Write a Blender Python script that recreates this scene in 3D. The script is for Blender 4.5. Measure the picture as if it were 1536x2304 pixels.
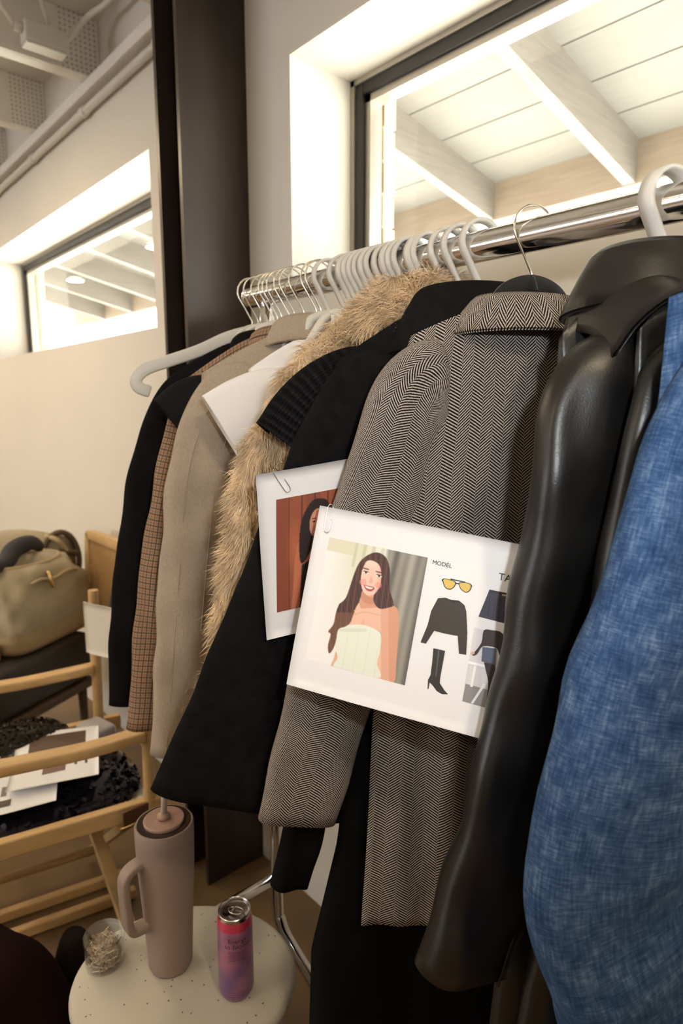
import bpy, math, random
import numpy as np
from mathutils import Vector, Matrix

for o in list(bpy.data.objects):
    bpy.data.objects.remove(o, do_unlink=True)
SC = bpy.context.scene
COL = SC.collection
R = math.radians
random.seed(7)
RNG = np.random.default_rng(11)

# ------------------------------------------------------------------ camera
CAM_H, AZ, PITCH = 1.43, R(41.8), R(9.4)
FWD = np.array([-math.cos(AZ), math.sin(AZ), 0.0])
RGT = np.array([math.sin(AZ), math.cos(AZ), 0.0])
F3 = FWD * math.cos(PITCH) + np.array([0, 0, -math.sin(PITCH)])
U3 = FWD * math.sin(PITCH) + np.array([0, 0, math.cos(PITCH)])
CAMP = np.array([0.0, 0.0, CAM_H])
cd = bpy.data.cameras.new('camera')
cd.sensor_fit = 'AUTO'; cd.sensor_width = 36.0
cd.lens = 1432.0 / 2304.0 * 36.0
cd.clip_start = 0.02; cd.clip_end = 200
cd.dof.use_dof = True; cd.dof.focus_distance = 0.80; cd.dof.aperture_fstop = 5.0
cam = bpy.data.objects.new('camera', cd); COL.objects.link(cam)
M = Matrix(((RGT[0], U3[0], -F3[0], 0), (RGT[1], U3[1], -F3[1], 0), (RGT[2], U3[2], -F3[2], CAM_H), (0, 0, 0, 1)))
cam.matrix_world = M
SC.camera = cam

# ------------------------------------------------------------------ light
SC.view_settings.view_transform = 'Standard'
SC.view_settings.look = 'None'
SC.view_settings.gamma = 1.0
SC.view_settings.use_curve_mapping = False
SC.view_settings.exposure = 0.20
w = bpy.data.worlds.new('sky'); SC.world = w; w.use_nodes = True
bg = w.node_tree.nodes['Background']
bg.inputs[0].default_value = (0.93, 0.96, 1.0, 1); bg.inputs[1].default_value = 10.0

sd = bpy.data.lights.new('sun', 'SUN'); sd.energy = 32.0; sd.angle = R(1.0); sd.color = (1.0, 0.93, 0.80)
so = bpy.data.objects.new('sun', sd); COL.objects.link(so)
so.rotation_euler = (R(-35), R(12), 0)       # comes from outside (+Y), high over the eaves

# the photographer's flash, just right of and above the lens
fd = bpy.data.lights.new('camera_flash', 'SPOT'); fd.energy = 12.0; fd.color = (0.90, 0.95, 1.0); fd.shadow_soft_size = 0.018
fd.spot_size = R(98); fd.spot_blend = 0.9
fo = bpy.data.objects.new('camera_flash', fd); COL.objects.link(fo)
fo.location = Vector(CAMP + RGT * 0.12 + U3 * 0.15 - F3 * 0.02)
fo.rotation_euler = Vector(F3 + U3 * 0.05).to_track_quat('-Z', 'Y').to_euler()

POT = [(-9.2, .3), (-7.95, .3), (-6.2, .3), (-4.55, .3), (-2.9, .1), (.7, .1),
       (-8.3, -1.5), (-6.2, -1.6), (-4.5, -1.6), (-2.8, -1.6), (-1.1, -1.6), (.6, -1.6), (-2.0, -3.3), (-4.5, -3.3)]
POT_W = 11.5
POT_COL = (1.0, 0.79, 0.53)

# ------------------------------------------------------------------ materials
def new_mat(name):
    m = bpy.data.materials.new(name); m.use_nodes = True
    nt = m.node_tree; b = nt.nodes['Principled BSDF']
    return m, nt, b

def nd(nt, t, **kw):
    n = nt.nodes.new(t)
    for k, v in kw.items(): setattr(n, k, v)
    return n

def ramp(nt, fac, stops):
    r = nd(nt, 'ShaderNodeValToRGB')
    e = r.color_ramp.elements
    while len(e) < len(stops): e.new(0.5)
    for i, (p, c) in enumerate(stops):
        e[i].position = p; e[i].color = (*c, 1)
    nt.links.new(fac, r.inputs[0])
    return r.outputs[0]

def math_n(nt, op, a, b=None, c=None):
    n = nd(nt, 'ShaderNodeMath', operation=op)
    for i, v in enumerate((a, b, c)):
        if v is None: continue
        if isinstance(v, (int, float)): n.inputs[i].default_value = v
        else: nt.links.new(v, n.inputs[i])
    return n.outputs[0]

def mat(name, col, rough=0.6, metal=0.0, var=0.0, scale=20.0, bump=0.0, bscale=200.0, coords='Object', spec=None, sheen=0.0, stretch=None, emit=None, coat=0.0):
    m, nt, b = new_mat(name)
    b.inputs['Base Color'].default_value = (*col, 1)
    b.inputs['Roughness'].default_value = rough
    b.inputs['Metallic'].default_value = metal
    if spec is not None: b.inputs['Specular IOR Level'].default_value = spec
    if sheen: b.inputs['Sheen Weight'].default_value = sheen; b.inputs['Sheen Roughness'].default_value = 0.5
    if coat: b.inputs['Coat Weight'].default_value = coat; b.inputs['Coat Roughness'].default_value = 0.15
    if emit: b.inputs['Emission Color'].default_value = (*col, 1); b.inputs['Emission Strength'].default_value = emit
    tc = nd(nt, 'ShaderNodeTexCoord'); src = tc.outputs[coords]
    if stretch:
        mp = nd(nt, 'ShaderNodeMapping'); mp.inputs['Scale'].default_value = stretch
        nt.links.new(src, mp.inputs[0]); src = mp.outputs[0]
    if var:
        n = nd(nt, 'ShaderNodeTexNoise'); n.inputs['Scale'].default_value = scale; n.inputs['Detail'].default_value = 4
        nt.links.new(src, n.inputs['Vector'])
        lo = tuple(max(0, c * (1 - var)) for c in col); hi = tuple(min(1, c * (1 + var)) for c in col)
        nt.links.new(ramp(nt, n.outputs['Fac'], [(0.3, lo), (0.7, hi)]), b.inputs['Base Color'])
    if bump:
        n2 = nd(nt, 'ShaderNodeTexNoise'); n2.inputs['Scale'].default_value = bscale; n2.inputs['Detail'].default_value = 3
        nt.links.new(src, n2.inputs['Vector'])
        bp = nd(nt, 'ShaderNodeBump'); bp.inputs['Strength'].default_value = bump; bp.inputs['Distance'].default_value = 0.002
        nt.links.new(n2.outputs['Fac'], bp.inputs['Height']); nt.links.new(bp.outputs[0], b.inputs['Normal'])
    return m

def uvxy(nt):
    tc = nd(nt, 'ShaderNodeTexCoord'); sp = nd(nt, 'ShaderNodeSeparateXYZ')
    nt.links.new(tc.outputs['UV'], sp.inputs[0])
    return tc.outputs['UV'], sp.outputs[0], sp.outputs[1]

def herringbone():
    m, nt, b = new_mat('herringbone_tweed')
    uv, u, v = uvxy(nt)
    nz = nd(nt, 'ShaderNodeTexNoise'); nz.inputs['Scale'].default_value = 900; nt.links.new(uv, nz.inputs['Vector'])
    W, PER = 0.0112, 0.0039
    pp = math_n(nt, 'PINGPONG', u, W)
    par = math_n(nt, 'MULTIPLY', math_n(nt, 'FLOORED_MODULO', math_n(nt, 'FLOOR', math_n(nt, 'DIVIDE', u, W)), 2.0), PER * 0.5)
    q = math_n(nt, 'ADD', math_n(nt, 'ADD', math_n(nt, 'MULTIPLY', pp, 1.05), v), par)
    q = math_n(nt, 'ADD', q, math_n(nt, 'MULTIPLY', nz.outputs['Fac'], 0.0016))
    fr = math_n(nt, 'PINGPONG', math_n(nt, 'DIVIDE', q, PER), 0.5)
    c = ramp(nt, fr, [(0.235, (0.012, 0.010, 0.013)), (0.33, (0.50, 0.435, 0.375))])
    nt.links.new(c, b.inputs['Base Color'])
    b.inputs['Roughness'].default_value = 0.95; b.inputs['Specular IOR Level'].default_value = 0.1
    bp = nd(nt, 'ShaderNodeBump'); bp.inputs['Strength'].default_value = 0.5; bp.inputs['Distance'].default_value = 0.001
    nt.links.new(fr, bp.inputs['Height']); nt.links.new(bp.outputs[0], b.inputs['Normal'])
    return m

def gun_check():
    m, nt, b = new_mat('brown_gun_check')
    uv, u, v = uvxy(nt)
    def lines(x, per, wd, off=0.0):
        f = math_n(nt, 'FRACT', math_n(nt, 'ADD', math_n(nt, 'DIVIDE', x, per), off))
        return math_n(nt, 'LESS_THAN', f, wd)
    a = math_n(nt, 'MAXIMUM', lines(u, 0.0080, 0.20), lines(v, 0.0105, 0.17))
    r = math_n(nt, 'MAXIMUM', lines(u, 0.0080, 0.16, 0.5), lines(v, 0.0105, 0.14, 0.5))
    m1 = nd(nt, 'ShaderNodeMix', data_type='RGBA'); m1.inputs[6].default_value = (0.37, 0.245, 0.16, 1); m1.inputs[7].default_value = (0.27, 0.13, 0.09, 1)
    nt.links.new(math_n(nt, 'MULTIPLY', r, 0.8), m1.inputs[0])
    m2 = nd(nt, 'ShaderNodeMix', data_type='RGBA'); m2.inputs[7].default_value = (0.03, 0.03, 0.025, 1)
    nt.links.new(m1.outputs[2], m2.inputs[6]); nt.links.new(math_n(nt, 'MULTIPLY', a, 0.85), m2.inputs[0])
    nt.links.new(m2.outputs[2], b.inputs['Base Color']); b.inputs['Roughness'].default_value = 0.9
    b.inputs['Specular IOR Level'].default_value = 0.15
    return m

def denim():
    m, nt, b = new_mat('slub_blue_denim')
    uv, u, v = uvxy(nt)
    outs = []
    for sc in ((350, 45, 1), (60, 650, 1)):
        mp = nd(nt, 'ShaderNodeMapping'); mp.inputs['Scale'].default_value = sc; nt.links.new(uv, mp.inputs[0])
        n = nd(nt, 'ShaderNodeTexNoise'); n.inputs['Scale'].default_value = 1.0; n.inputs['Detail'].default_value = 5; n.inputs['Roughness'].default_value = 0.65
        nt.links.new(mp.outputs[0], n.inputs['Vector']); outs.append(n.outputs['Fac'])
    big = nd(nt, 'ShaderNodeTexNoise'); big.inputs['Scale'].default_value = 45; big.inputs['Detail'].default_value = 4; nt.links.new(uv, big.inputs['Vector'])
    s = math_n(nt, 'ADD', math_n(nt, 'MULTIPLY', outs[0], 0.35), math_n(nt, 'MULTIPLY', outs[1], 0.38))
    s = math_n(nt, 'ADD', s, math_n(nt, 'MULTIPLY', big.outputs['Fac'], 0.27))
    c = ramp(nt, s, [(0.36, (0.011, 0.028, 0.078)), (0.50, (0.034, 0.074, 0.165)), (0.64, (0.135, 0.205, 0.32))])
    nt.links.new(c, b.inputs['Base Color']); b.inputs['Roughness'].default_value = 0.9; b.inputs['Specular IOR Level'].default_value = 0.1
    bp = nd(nt, 'ShaderNodeBump'); bp.inputs['Strength'].default_value = 0.4; bp.inputs['Distance'].default_value = 0.001
    nt.links.new(s, bp.inputs['Height']); nt.links.new(bp.outputs[0], b.inputs['Normal'])
    return m

def ribknit():
    m, nt, b = new_mat('black_rib_knit')
    uv, u, v = uvxy(nt)
    f = math_n(nt, 'SINE', math_n(nt, 'MULTIPLY', v, 2 * math.pi / 0.0105))
    g = math_n(nt, 'SINE', math_n(nt, 'MULTIPLY', u, 2 * math.pi / 0.0045))
    h = math_n(nt, 'ADD', f, math_n(nt, 'MULTIPLY', g, 0.35))
    c = ramp(nt, math_n(nt, 'MULTIPLY_ADD', h, 0.35, 0.5), [(0.1, (0.004, 0.004, 0.005)), (0.9, (0.018, 0.017, 0.019))])
    nt.links.new(c, b.inputs['Base Color']); b.inputs['Roughness'].default_value = 0.95; b.inputs['Specular IOR Level'].default_value = 0.15
    bp = nd(nt, 'ShaderNodeBump'); bp.inputs['Strength'].default_value = 1.0; bp.inputs['Distance'].default_value = 0.004
    nt.links.new(h, bp.inputs['Height']); nt.links.new(bp.outputs[0], b.inputs['Normal'])
    return m

def wood(name, c1, c2, sc=(6, 60, 60), rough=0.5):
    m, nt, b = new_mat(name)
    tc = nd(nt, 'ShaderNodeTexCoord'); mp = nd(nt, 'ShaderNodeMapping'); mp.inputs['Scale'].default_value = sc
    nt.links.new(tc.outputs['Object'], mp.inputs[0])
    n = nd(nt, 'ShaderNodeTexNoise'); n.inputs['Scale'].default_value = 1.0; n.inputs['Detail'].default_value = 5; n.inputs['Distortion'].default_value = 0.8
    nt.links.new(mp.outputs[0], n.inputs['Vector'])
    nt.links.new(ramp(nt, n.outputs['Fac'], [(0.3, c1), (0.7, c2)]), b.inputs['Base Color'])
    b.inputs['Roughness'].default_value = rough
    return m

def terrazzo():
    m, nt, b = new_mat('white_terrazzo')
    tc = nd(nt, 'ShaderNodeTexCoord')
    v = nd(nt, 'ShaderNodeTexVoronoi'); v.inputs['Scale'].default_value = 95; v.inputs['Randomness'].default_value = 1.0
    nz = nd(nt, 'ShaderNodeTexNoise'); nz.inputs['Scale'].default_value = 240
    nt.links.new(tc.outputs['Object'], v.inputs['Vector']); nt.links.new(tc.outputs['Object'], nz.inputs['Vector'])
    d = math_n(nt, 'ADD', v.outputs['Distance'], math_n(nt, 'MULTIPLY', nz.outputs['Fac'], 0.22))
    sp = nd(nt, 'ShaderNodeSeparateXYZ'); nt.links.new(v.outputs['Color'], sp.inputs[0])
    keep = math_n(nt, 'GREATER_THAN', sp.outputs[0], 0.60)
    spot = math_n(nt, 'MULTIPLY', math_n(nt, 'LESS_THAN', d, 0.245), keep)
    mx = nd(nt, 'ShaderNodeMix', data_type='RGBA'); mx.inputs[6].default_value = (0.47, 0.435, 0.375, 1); mx.inputs[7].default_value = (0.10, 0.085, 0.08, 1)
    nt.links.new(spot, mx.inputs[0]); nt.links.new(mx.outputs[2], b.inputs['Base Color'])
    b.inputs['Roughness'].default_value = 0.55
    return m

def glass_mat(name, col=(1, 1, 1), rough=0.0):
    # thin pane: clear transmission plus mirror reflection by angle
    m, nt, b = new_mat(name)
    out = nt.nodes['Material Output']
    tr = nd(nt, 'ShaderNodeBsdfTransparent'); tr.inputs[0].default_value = (*col, 1)
    gl = nd(nt, 'ShaderNodeBsdfGlossy'); gl.inputs['Roughness'].default_value = rough
    fr = nd(nt, 'ShaderNodeLayerWeight'); fr.inputs[0].default_value = 0.5
    ms = nd(nt, 'ShaderNodeMixShader')
    nt.links.new(math_n(nt, 'MULTIPLY_ADD', math_n(nt, 'POWER', fr.outputs['Facing'], 4.0), 0.85, 0.07), ms.inputs[0]); nt.links.new(tr.outputs[0], ms.inputs[1]); nt.links.new(gl.outputs[0], ms.inputs[2])
    nt.links.new(ms.outputs[0], out.inputs[0])
    return m

def vcol_mat(name, rough=0.55):
    m, nt, b = new_mat(name)
    a = nd(nt, 'ShaderNodeAttribute'); a.attribute_name = 'ink'
    nt.links.new(a.outputs['Color'], b.inputs['Base Color']); b.inputs['Roughness'].default_value = rough
    return m

def perforated(name, col):
    # acoustic perforations near the wall end of the joist webs
    m, nt, b = new_mat(name)
    tc = nd(nt, 'ShaderNodeTexCoord'); sp = nd(nt, 'ShaderNodeSeparateXYZ'); nt.links.new(tc.outputs['Object'], sp.inputs[0])
    def cell(x, p): 
        return math_n(nt, 'SUBTRACT', math_n(nt, 'FRACT', math_n(nt, 'DIVIDE', x, p)), 0.5)
    a = cell(sp.outputs[1], 0.017); c = cell(sp.outputs[2], 0.017)
    r2 = math_n(nt, 'ADD', math_n(nt, 'MULTIPLY', a, a), math_n(nt, 'MULTIPLY', c, c))
    hole = math_n(nt, 'LESS_THAN', r2, 0.05)
    zone = math_n(nt, 'GREATER_THAN', sp.outputs[1], 0.905)
    mx = nd(nt, 'ShaderNodeMix', data_type='RGBA'); mx.inputs[6].default_value = (*col, 1); mx.inputs[7].default_value = (0.42, 0.39, 0.33, 1)
    nt.links.new(math_n(nt, 'MULTIPLY', hole, zone), mx.inputs[0]); nt.links.new(mx.outputs[2], b.inputs['Base Color'])
    b.inputs['Roughness'].default_value = 0.5
    return m

MT = dict(
    wall=mat('wall_paint', (0.70, 0.66, 0.59), 0.75, var=0.015, scale=3, bump=0.05, bscale=120),
    ceil=mat('ceiling_paint', (0.83, 0.80, 0.74), 0.6, var=0.02, scale=2),
    joist=perforated('joist_paint', (0.84, 0.81, 0.75)),
    floor=mat('brown_concrete', (0.17, 0.105, 0.048), 0.42, var=0.25, scale=3.2, bump=0.05, bscale=60),
    steel=mat('brown_black_steel', (0.040, 0.029, 0.023), 0.38, metal=0.35, var=0.45, scale=7, stretch=(1, 1, 0.15)),
    frame=mat('dark_window_frame', (0.022, 0.020, 0.018), 0.4, metal=0.2),
    bead=mat('brushed_bead', (0.42, 0.38, 0.32), 0.4, metal=0.5),
    pane=glass_mat('window_glass', (0.94, 0.97, 0.94)),
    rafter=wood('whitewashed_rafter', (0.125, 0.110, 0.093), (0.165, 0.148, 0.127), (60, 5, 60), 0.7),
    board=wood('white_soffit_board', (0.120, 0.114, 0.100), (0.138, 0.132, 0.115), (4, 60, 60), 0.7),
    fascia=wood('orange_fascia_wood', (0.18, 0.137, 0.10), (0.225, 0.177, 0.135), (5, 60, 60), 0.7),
    brick=mat('yellow_brick', (0.70, 0.55, 0.28), 0.85, var=0.12, scale=30),
    mortar=mat('mortar', (0.72, 0.68, 0.58), 0.9),
    ground=mat('pale_outdoor_concrete', (0.66, 0.64, 0.60), 0.9, var=0.05, scale=2),
    chrome=mat('chrome', (0.72, 0.70, 0.68), 0.10, metal=1.0),
    wire=mat('steel_wire', (0.70, 0.66, 0.58), 0.2, metal=1.0),
    plastic=mat('white_plastic', (0.66, 0.64, 0.59), 0.35),
    velvet=mat('black_velvet', (0.006, 0.006, 0.007), 0.95, sheen=0.2),
    tweed=herringbone(), check=gun_check(), denim=denim(), knit=ribknit(),
    blackwool=mat('black_wool', (0.0075, 0.007, 0.0075), 0.95, var=0.3, scale=60, bump=0.3, bscale=900, spec=0.1),
    blacksuit=mat('black_suiting', (0.0065, 0.0055, 0.0065), 0.9, spec=0.12),
    blacktee=mat('black_jersey', (0.010, 0.010, 0.011), 0.9, spec=0.12),
    blackdress=mat('black_dress_jersey', (0.0045, 0.0045, 0.0045), 0.95, spec=0.08),
    greige=mat('greige_suiting', (0.385, 0.315, 0.245), 0.9, var=0.11, scale=520, bump=0.12, bscale=900, spec=0.15, stretch=(1, 1, 0.45)),
    whitetee=mat('white_jersey', (0.84, 0.82, 0.82), 0.85, bump=0.08, bscale=800),
    leather=mat('black_leather', (0.0065, 0.0058, 0.0052), 0.37, var=0.2, scale=30, bump=0.10, bscale=520, spec=0.5),
    furskin=mat('fur_backing', (0.50, 0.37, 0.23), 0.95),
    fur=mat('cream_fur', (0.72, 0.56, 0.37), 0.75, var=0.30, scale=28, spec=0.2),
    paper=mat('white_paper', (0.80, 0.80, 0.82), 0.6),
    ink=vcol_mat('printed_ink'),
    clip=mat('clip_wire', (0.55, 0.55, 0.58), 0.2, metal=1.0),
    birch=wood('pale_birch', (0.52, 0.335, 0.145), (0.62, 0.41, 0.19), (40, 5, 40), 0.45),
    brownwood=wood('amber_wood', (0.22, 0.075, 0.02), (0.30, 0.11, 0.03), (8, 30, 30), 0.4),
    cane=mat('woven_cane', (0.56, 0.37, 0.17), 0.6, var=0.1, scale=60),
    brass=mat('brass', (0.50, 0.36, 0.14), 0.3, metal=1.0),
    hinge=mat('brown_hinge_plate', (0.16, 0.075, 0.04), 0.4, metal=0.4),
    canvas=mat('natural_canvas', (0.72, 0.67, 0.58), 0.9, bump=0.2, bscale=500),
    sequin=mat('navy_sequin', (0.012, 0.011, 0.02), 0.16, metal=0.5, var=0.6, scale=90),
    seqdark=mat('bronze_black_sequin', (0.016, 0.011, 0.008), 0.22, metal=0.4, var=0.7, scale=120),
    bag=mat('olive_beige_nylon', (0.355, 0.295, 0.195), 0.62, var=0.12, scale=9, bump=0.15, bscale=25),
    bagbase=mat('tan_bag_base', (0.40, 0.30, 0.165), 0.6, var=0.06, scale=8),
    bagdark=mat('brown_strap', (0.10, 0.065, 0.035), 0.7),
    gold=mat('gold_zip', (0.80, 0.60, 0.25), 0.25, metal=1.0),
    navycloth=mat('charcoal_cloth', (0.032, 0.030, 0.034), 0.9),
    blackleather2=mat('black_seat_leather', (0.024, 0.021, 0.018), 0.42, bump=0.1, bscale=90),
    tumbler=mat('dusty_mauve_coating', (0.275, 0.203, 0.172), 0.62, bump=0.05, bscale=600),
    tumblid=mat('pink_lid', (0.37, 0.235, 0.19), 0.45),
    gasket=mat('dark_lid_ring', (0.035, 0.022, 0.016), 0.25),
    straw=mat('grey_straw', (0.42, 0.36, 0.32), 0.4),
    alu=mat('can_aluminium', (0.55, 0.52, 0.50), 0.25, metal=1.0),
    can=mat('pink_purple_can', (0.36, 0.115, 0.235), 0.35, metal=0.35, var=0.0),
    canred=mat('raspberry_band', (0.55, 0.05, 0.11), 0.3, metal=0.3),
    inkblack=mat('black_ink', (0.02, 0.015, 0.02), 0.6),
    inkdim=mat('plum_ink', (0.12, 0.04, 0.09), 0.6),
    jar=glass_mat('clear_jar_plastic', (0.985, 0.98, 0.97), 0.03),
    pins=mat('steel_pins', (0.42, 0.34, 0.25), 0.35, metal=0.6, var=0.4, scale=200),
    terrazzo=terrazzo(),
    burgundy=mat('dark_burgundy_cloth', (0.010, 0.0035, 0.003), 0.95, spec=0.08),
    darkcloth=mat('black_brown_cloth', (0.009, 0.0065, 0.005), 0.95, spec=0.08),
    lightdisc=mat('lamp_diffuser', (1.0, 0.86, 0.66), 0.5, emit=14.0),
    button=mat('greige_button', (0.33, 0.24, 0.18), 0.4),
    grey=mat('grey_blue_metal', (0.16, 0.17, 0.24), 0.35, metal=0.6),
    pouch=mat('translucent_pouch', (0.42, 0.40, 0.42), 0.3),
    cable=mat('white_cable', (0.70, 0.67, 0.60), 0.5),
)
# can: pink to purple tint by height and angle
nt = MT['can'].node_tree; b_ = nt.nodes['Principled BSDF']
tc_ = nd(nt, 'ShaderNodeTexCoord'); nz_ = nd(nt, 'ShaderNodeTexNoise'); nz_.inputs['Scale'].default_value = 22; nz_.inputs['Detail'].default_value = 1
nt.links.new(tc_.outputs['Object'], nz_.inputs['Vector'])
nt.links.new(ramp(nt, nz_.outputs['Fac'], [(0.38, (0.40, 0.155, 0.26)), (0.62, (0.19, 0.10, 0.25))]), b_.inputs['Base Color'])

# ------------------------------------------------------------------ object helpers
def setp(o, label=None, cat=None, group=None, kind=None):
    if label: o['label'] = label
    if cat: o['category'] = cat
    if group: o['group'] = group
    if kind: o['kind'] = kind
    return o

def link(o, parent=None, ident=True):
    COL.objects.link(o)
    if parent is not None:
        o.parent = parent
        if ident and parent.type == 'EMPTY':
            o.matrix_parent_inverse = (Matrix.Translation(parent.location) @ parent.rotation_euler.to_matrix().to_4x4()).inverted()
    return o

def thing(name, label, cat, loc=(0, 0, 0), group=None, rz=0.0):
    o = bpy.data.objects.new(name, None); o.empty_display_size = 0.05
    o.location = loc; o.rotation_euler = (0, 0, rz)
    COL.objects.link(o)
    return setp(o, label, cat, group)

class MB:
    def __init__(s): s.v = []; s.f = []; s.uv = {}; s.col = None
    def add(s, vs, fs, uvs=None):
        k = len(s.v); s.v += [tuple(map(float, p)) for p in vs]
        for f in fs: s.f.append(tuple(i + k for i in f))
        if uvs is not None:
            for i, q in enumerate(uvs): s.uv[k + i] = q
        return s
    def box(s, x0, x1, y0, y1, z0, z1):
        vs = [(x0, y0, z0), (x1, y0, z0), (x1, y1, z0), (x0, y1, z0), (x0, y0, z1), (x1, y0, z1), (x1, y1, z1), (x0, y1, z1)]
        return s.add(vs, [(0, 3, 2, 1), (4, 5, 6, 7), (0, 1, 5, 4), (1, 2, 6, 5), (2, 3, 7, 6), (3, 0, 4, 7)])
    def obox(s, c, ax, ay, az):
        c, ax, ay, az = (np.array(q, float) for q in (c, ax, ay, az))
        vs = [c + i * ax + j * ay + k * az for k in (-1, 1) for i, j in ((-1, -1), (1, -1), (1, 1), (-1, 1))]
        return s.add(vs, [(0, 3, 2, 1), (4, 5, 6, 7), (0, 1, 5, 4), (1, 2, 6, 5), (2, 3, 7, 6), (3, 0, 4, 7)])
    def bar(s, p, q, wd, ht, up=(0, 0, 1)):
        p, q, up = (np.array(a, float) for a in (p, q, up))
        d = q - p; L = np.linalg.norm(d); d /= L
        e1 = np.cross(d, up); e1 /= np.linalg.norm(e1); e2 = np.cross(e1, d)
        return s.obox((p + q) / 2, d * L / 2, e1 * wd / 2, e2 * ht / 2)
    def tube(s, pts, r, n=12, cap=True, flat=None, up=None):
        """sweep; flat=(a,b) gives rectangular section half sizes (a along side axis, b along normal)"""
        P = np.array(pts, float); m = len(P)
        rr = np.full(m, r, float) if np.isscalar(r) else np.array(r, float)
        T = np.gradient(P, axis=0); T /= np.linalg.norm(T, axis=1)[:, None] + 1e-12
        N = np.array(up, float) if up is not None else (np.array([0, 0, 1.0]) if abs(T[0][2]) < 0.9 else np.array([1.0, 0, 0]))
        vs = []
        for i in range(m):
            N = N - T[i] * (N @ T[i]); N /= np.linalg.norm(N) + 1e-12
            B = np.cross(T[i], N)
            if flat:
                for a, c in ((-1, -1), (1, -1), (1, 1), (-1, 1)): vs.append(P[i] + N * flat[0] * a + B * flat[1] * c)
            else:
                for k in range(n):
                    t = 2 * math.pi * k / n; vs.append(P[i] + rr[i] * (N * math.cos(t) + B * math.sin(t)))
        if flat: n = 4
        fs = [(i * n + k, i * n + (k + 1) % n, (i + 1) * n + (k + 1) % n, (i + 1) * n + k) for i in range(m - 1) for k in range(n)]
        if cap: fs += [tuple(reversed(range(n))), tuple(range((m - 1) * n, m * n))]
        return s.add(vs, fs)
    def lathe(s, prof, c=(0, 0, 0), n=40, cap0=True, cap1=True):
        vs = []
        for (r, z) in prof:
            for k in range(n):
                t = 2 * math.pi * k / n; vs.append((c[0] + r * math.cos(t), c[1] + r * math.sin(t), c[2] + z))
        m = len(prof)
        fs = [(i * n + k, i * n + (k + 1) % n, (i + 1) * n + (k + 1) % n, (i + 1) * n + k) for i in range(m - 1) for k in range(n)]
        if cap0: fs.append(tuple(reversed(range(n))))
        if cap1: fs.append(tuple(range((m - 1) * n, m * n)))
        return s.add(vs, fs)
    def ring_loft(s, rings, uvs=None, cap0=False, cap1=False):
        m = len(rings); n = len(rings[0])
        vs = [p for r in rings for p in r]
        fs = [(i * n + k, i * n + (k + 1) % n, (i + 1) * n + (k + 1) % n, (i + 1) * n + k) for i in range(m - 1) for k in range(n)]
        if cap0: fs.append(tuple(reversed(range(n))))
        if cap1: fs.append(tuple(range((m - 1) * n, m * n)))
        return s.add(vs, fs, uvs)
    def grid(s, G, uvs=None):
        m = len(G); n = len(G[0])
        vs = [p for r in G for p in r]
        fs = [(i * n + k, i * n + k + 1, (i + 1) * n + k + 1, (i + 1) * n + k) for i in range(m - 1) for k in range(n - 1)]
        return s.add(vs, fs, uvs)
    def sheet(s, G, th, uvs=None):
        """grid with thickness th"""
        G = np.array(G, float); du = np.gradient(G, axis=1); dv = np.gradient(G, axis=0)
        N = np.cross(du, dv); N /= np.linalg.norm(N, axis=2)[:, :, None] + 1e-12
        A = G + N * th / 2; B = G - N * th / 2
        m, n = G.shape[:2]; k0 = len(s.v)
        s.grid(A.tolist(), uvs)
        k1 = len(s.v); s.add(B.reshape(-1, 3).tolist(), [(i * n + k, (i + 1) * n + k, (i + 1) * n + k + 1, i * n + k + 1) for i in range(m - 1) for k in range(n - 1)], uvs)
        edge = [(0, k) for k in range(n)] + [(i, n - 1) for i in range(1, m)] + [(m - 1, k) for k in range(n - 2, -1, -1)] + [(i, 0) for i in range(m - 2, 0, -1)]
        idx = [i * n + k for i, k in edge]
        for a, c in zip(idx, idx[1:] + idx[:1]): s.f.append((k0 + a, k0 + c, k1 + c, k1 + a))
        return s
    def build(s, name, m, parent=None, smooth=True, local=False, autosmooth=None, cols=None):
        me = bpy.data.meshes.new(name); me.from_pydata(s.v, [], s.f)
        if s.uv:
            ul = me.uv_layers.new(name='UVMap')
            vi = np.empty(len(me.loops), dtype=np.int32); me.loops.foreach_get('vertex_index', vi)
            arr = np.zeros((len(s.v), 2)); 
            for k, q in s.uv.items(): arr[k] = q
            ul.data.foreach_set('uv', arr[vi].astype(np.float32).ravel())
        if cols is not None:
            at_ = me.color_attributes.new('ink', 'FLOAT_COLOR', 'POINT')
            c4 = np.ones((len(s.v), 4), np.float32); c4[:, :3] = cols
            at_.data.foreach_set('color', c4.ravel())
        me.materials.append(m); me.update()
        if smooth:
            me.polygons.foreach_set('use_smooth', [True] * len(me.polygons))
            if autosmooth: 
                try: me.set_sharp_from_angle(angle=R(autosmooth))
                except Exception: pass
        o = bpy.data.objects.new(name, me)
        return link(o, parent, ident=not local)

def bevel(o, wd=0.004, seg=2):
    md = o.modifiers.new('bevel', 'BEVEL'); md.width = wd; md.segments = seg; md.limit_method = 'ANGLE'
    return o

def cr(pts, n):
    """Catmull-Rom through pts, n samples"""
    P = np.array(pts, float); m = len(P)
    Q = np.vstack([2 * P[0] - P[1], P, 2 * P[-1] - P[-2]])
    out = []
    for x in np.linspace(0, m - 1, n):
        i = min(int(x), m - 2); t = x - i
        a, b, c, d = Q[i], Q[i + 1], Q[i + 2], Q[i + 3]
        out.append(0.5 * ((2 * b) + (-a + c) * t + (2 * a - 5 * b + 4 * c - d) * t * t + (-a + 3 * b - 3 * c + d) * t ** 3))
    return np.array(out)

def sm(x): x = np.clip(x, 0, 1); return x * x * (3 - 2 * x)

def ray(x, y): return F3 + RGT * ((x - 768) / 1432.0) - U3 * ((y - 1152) / 1432.0)

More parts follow.
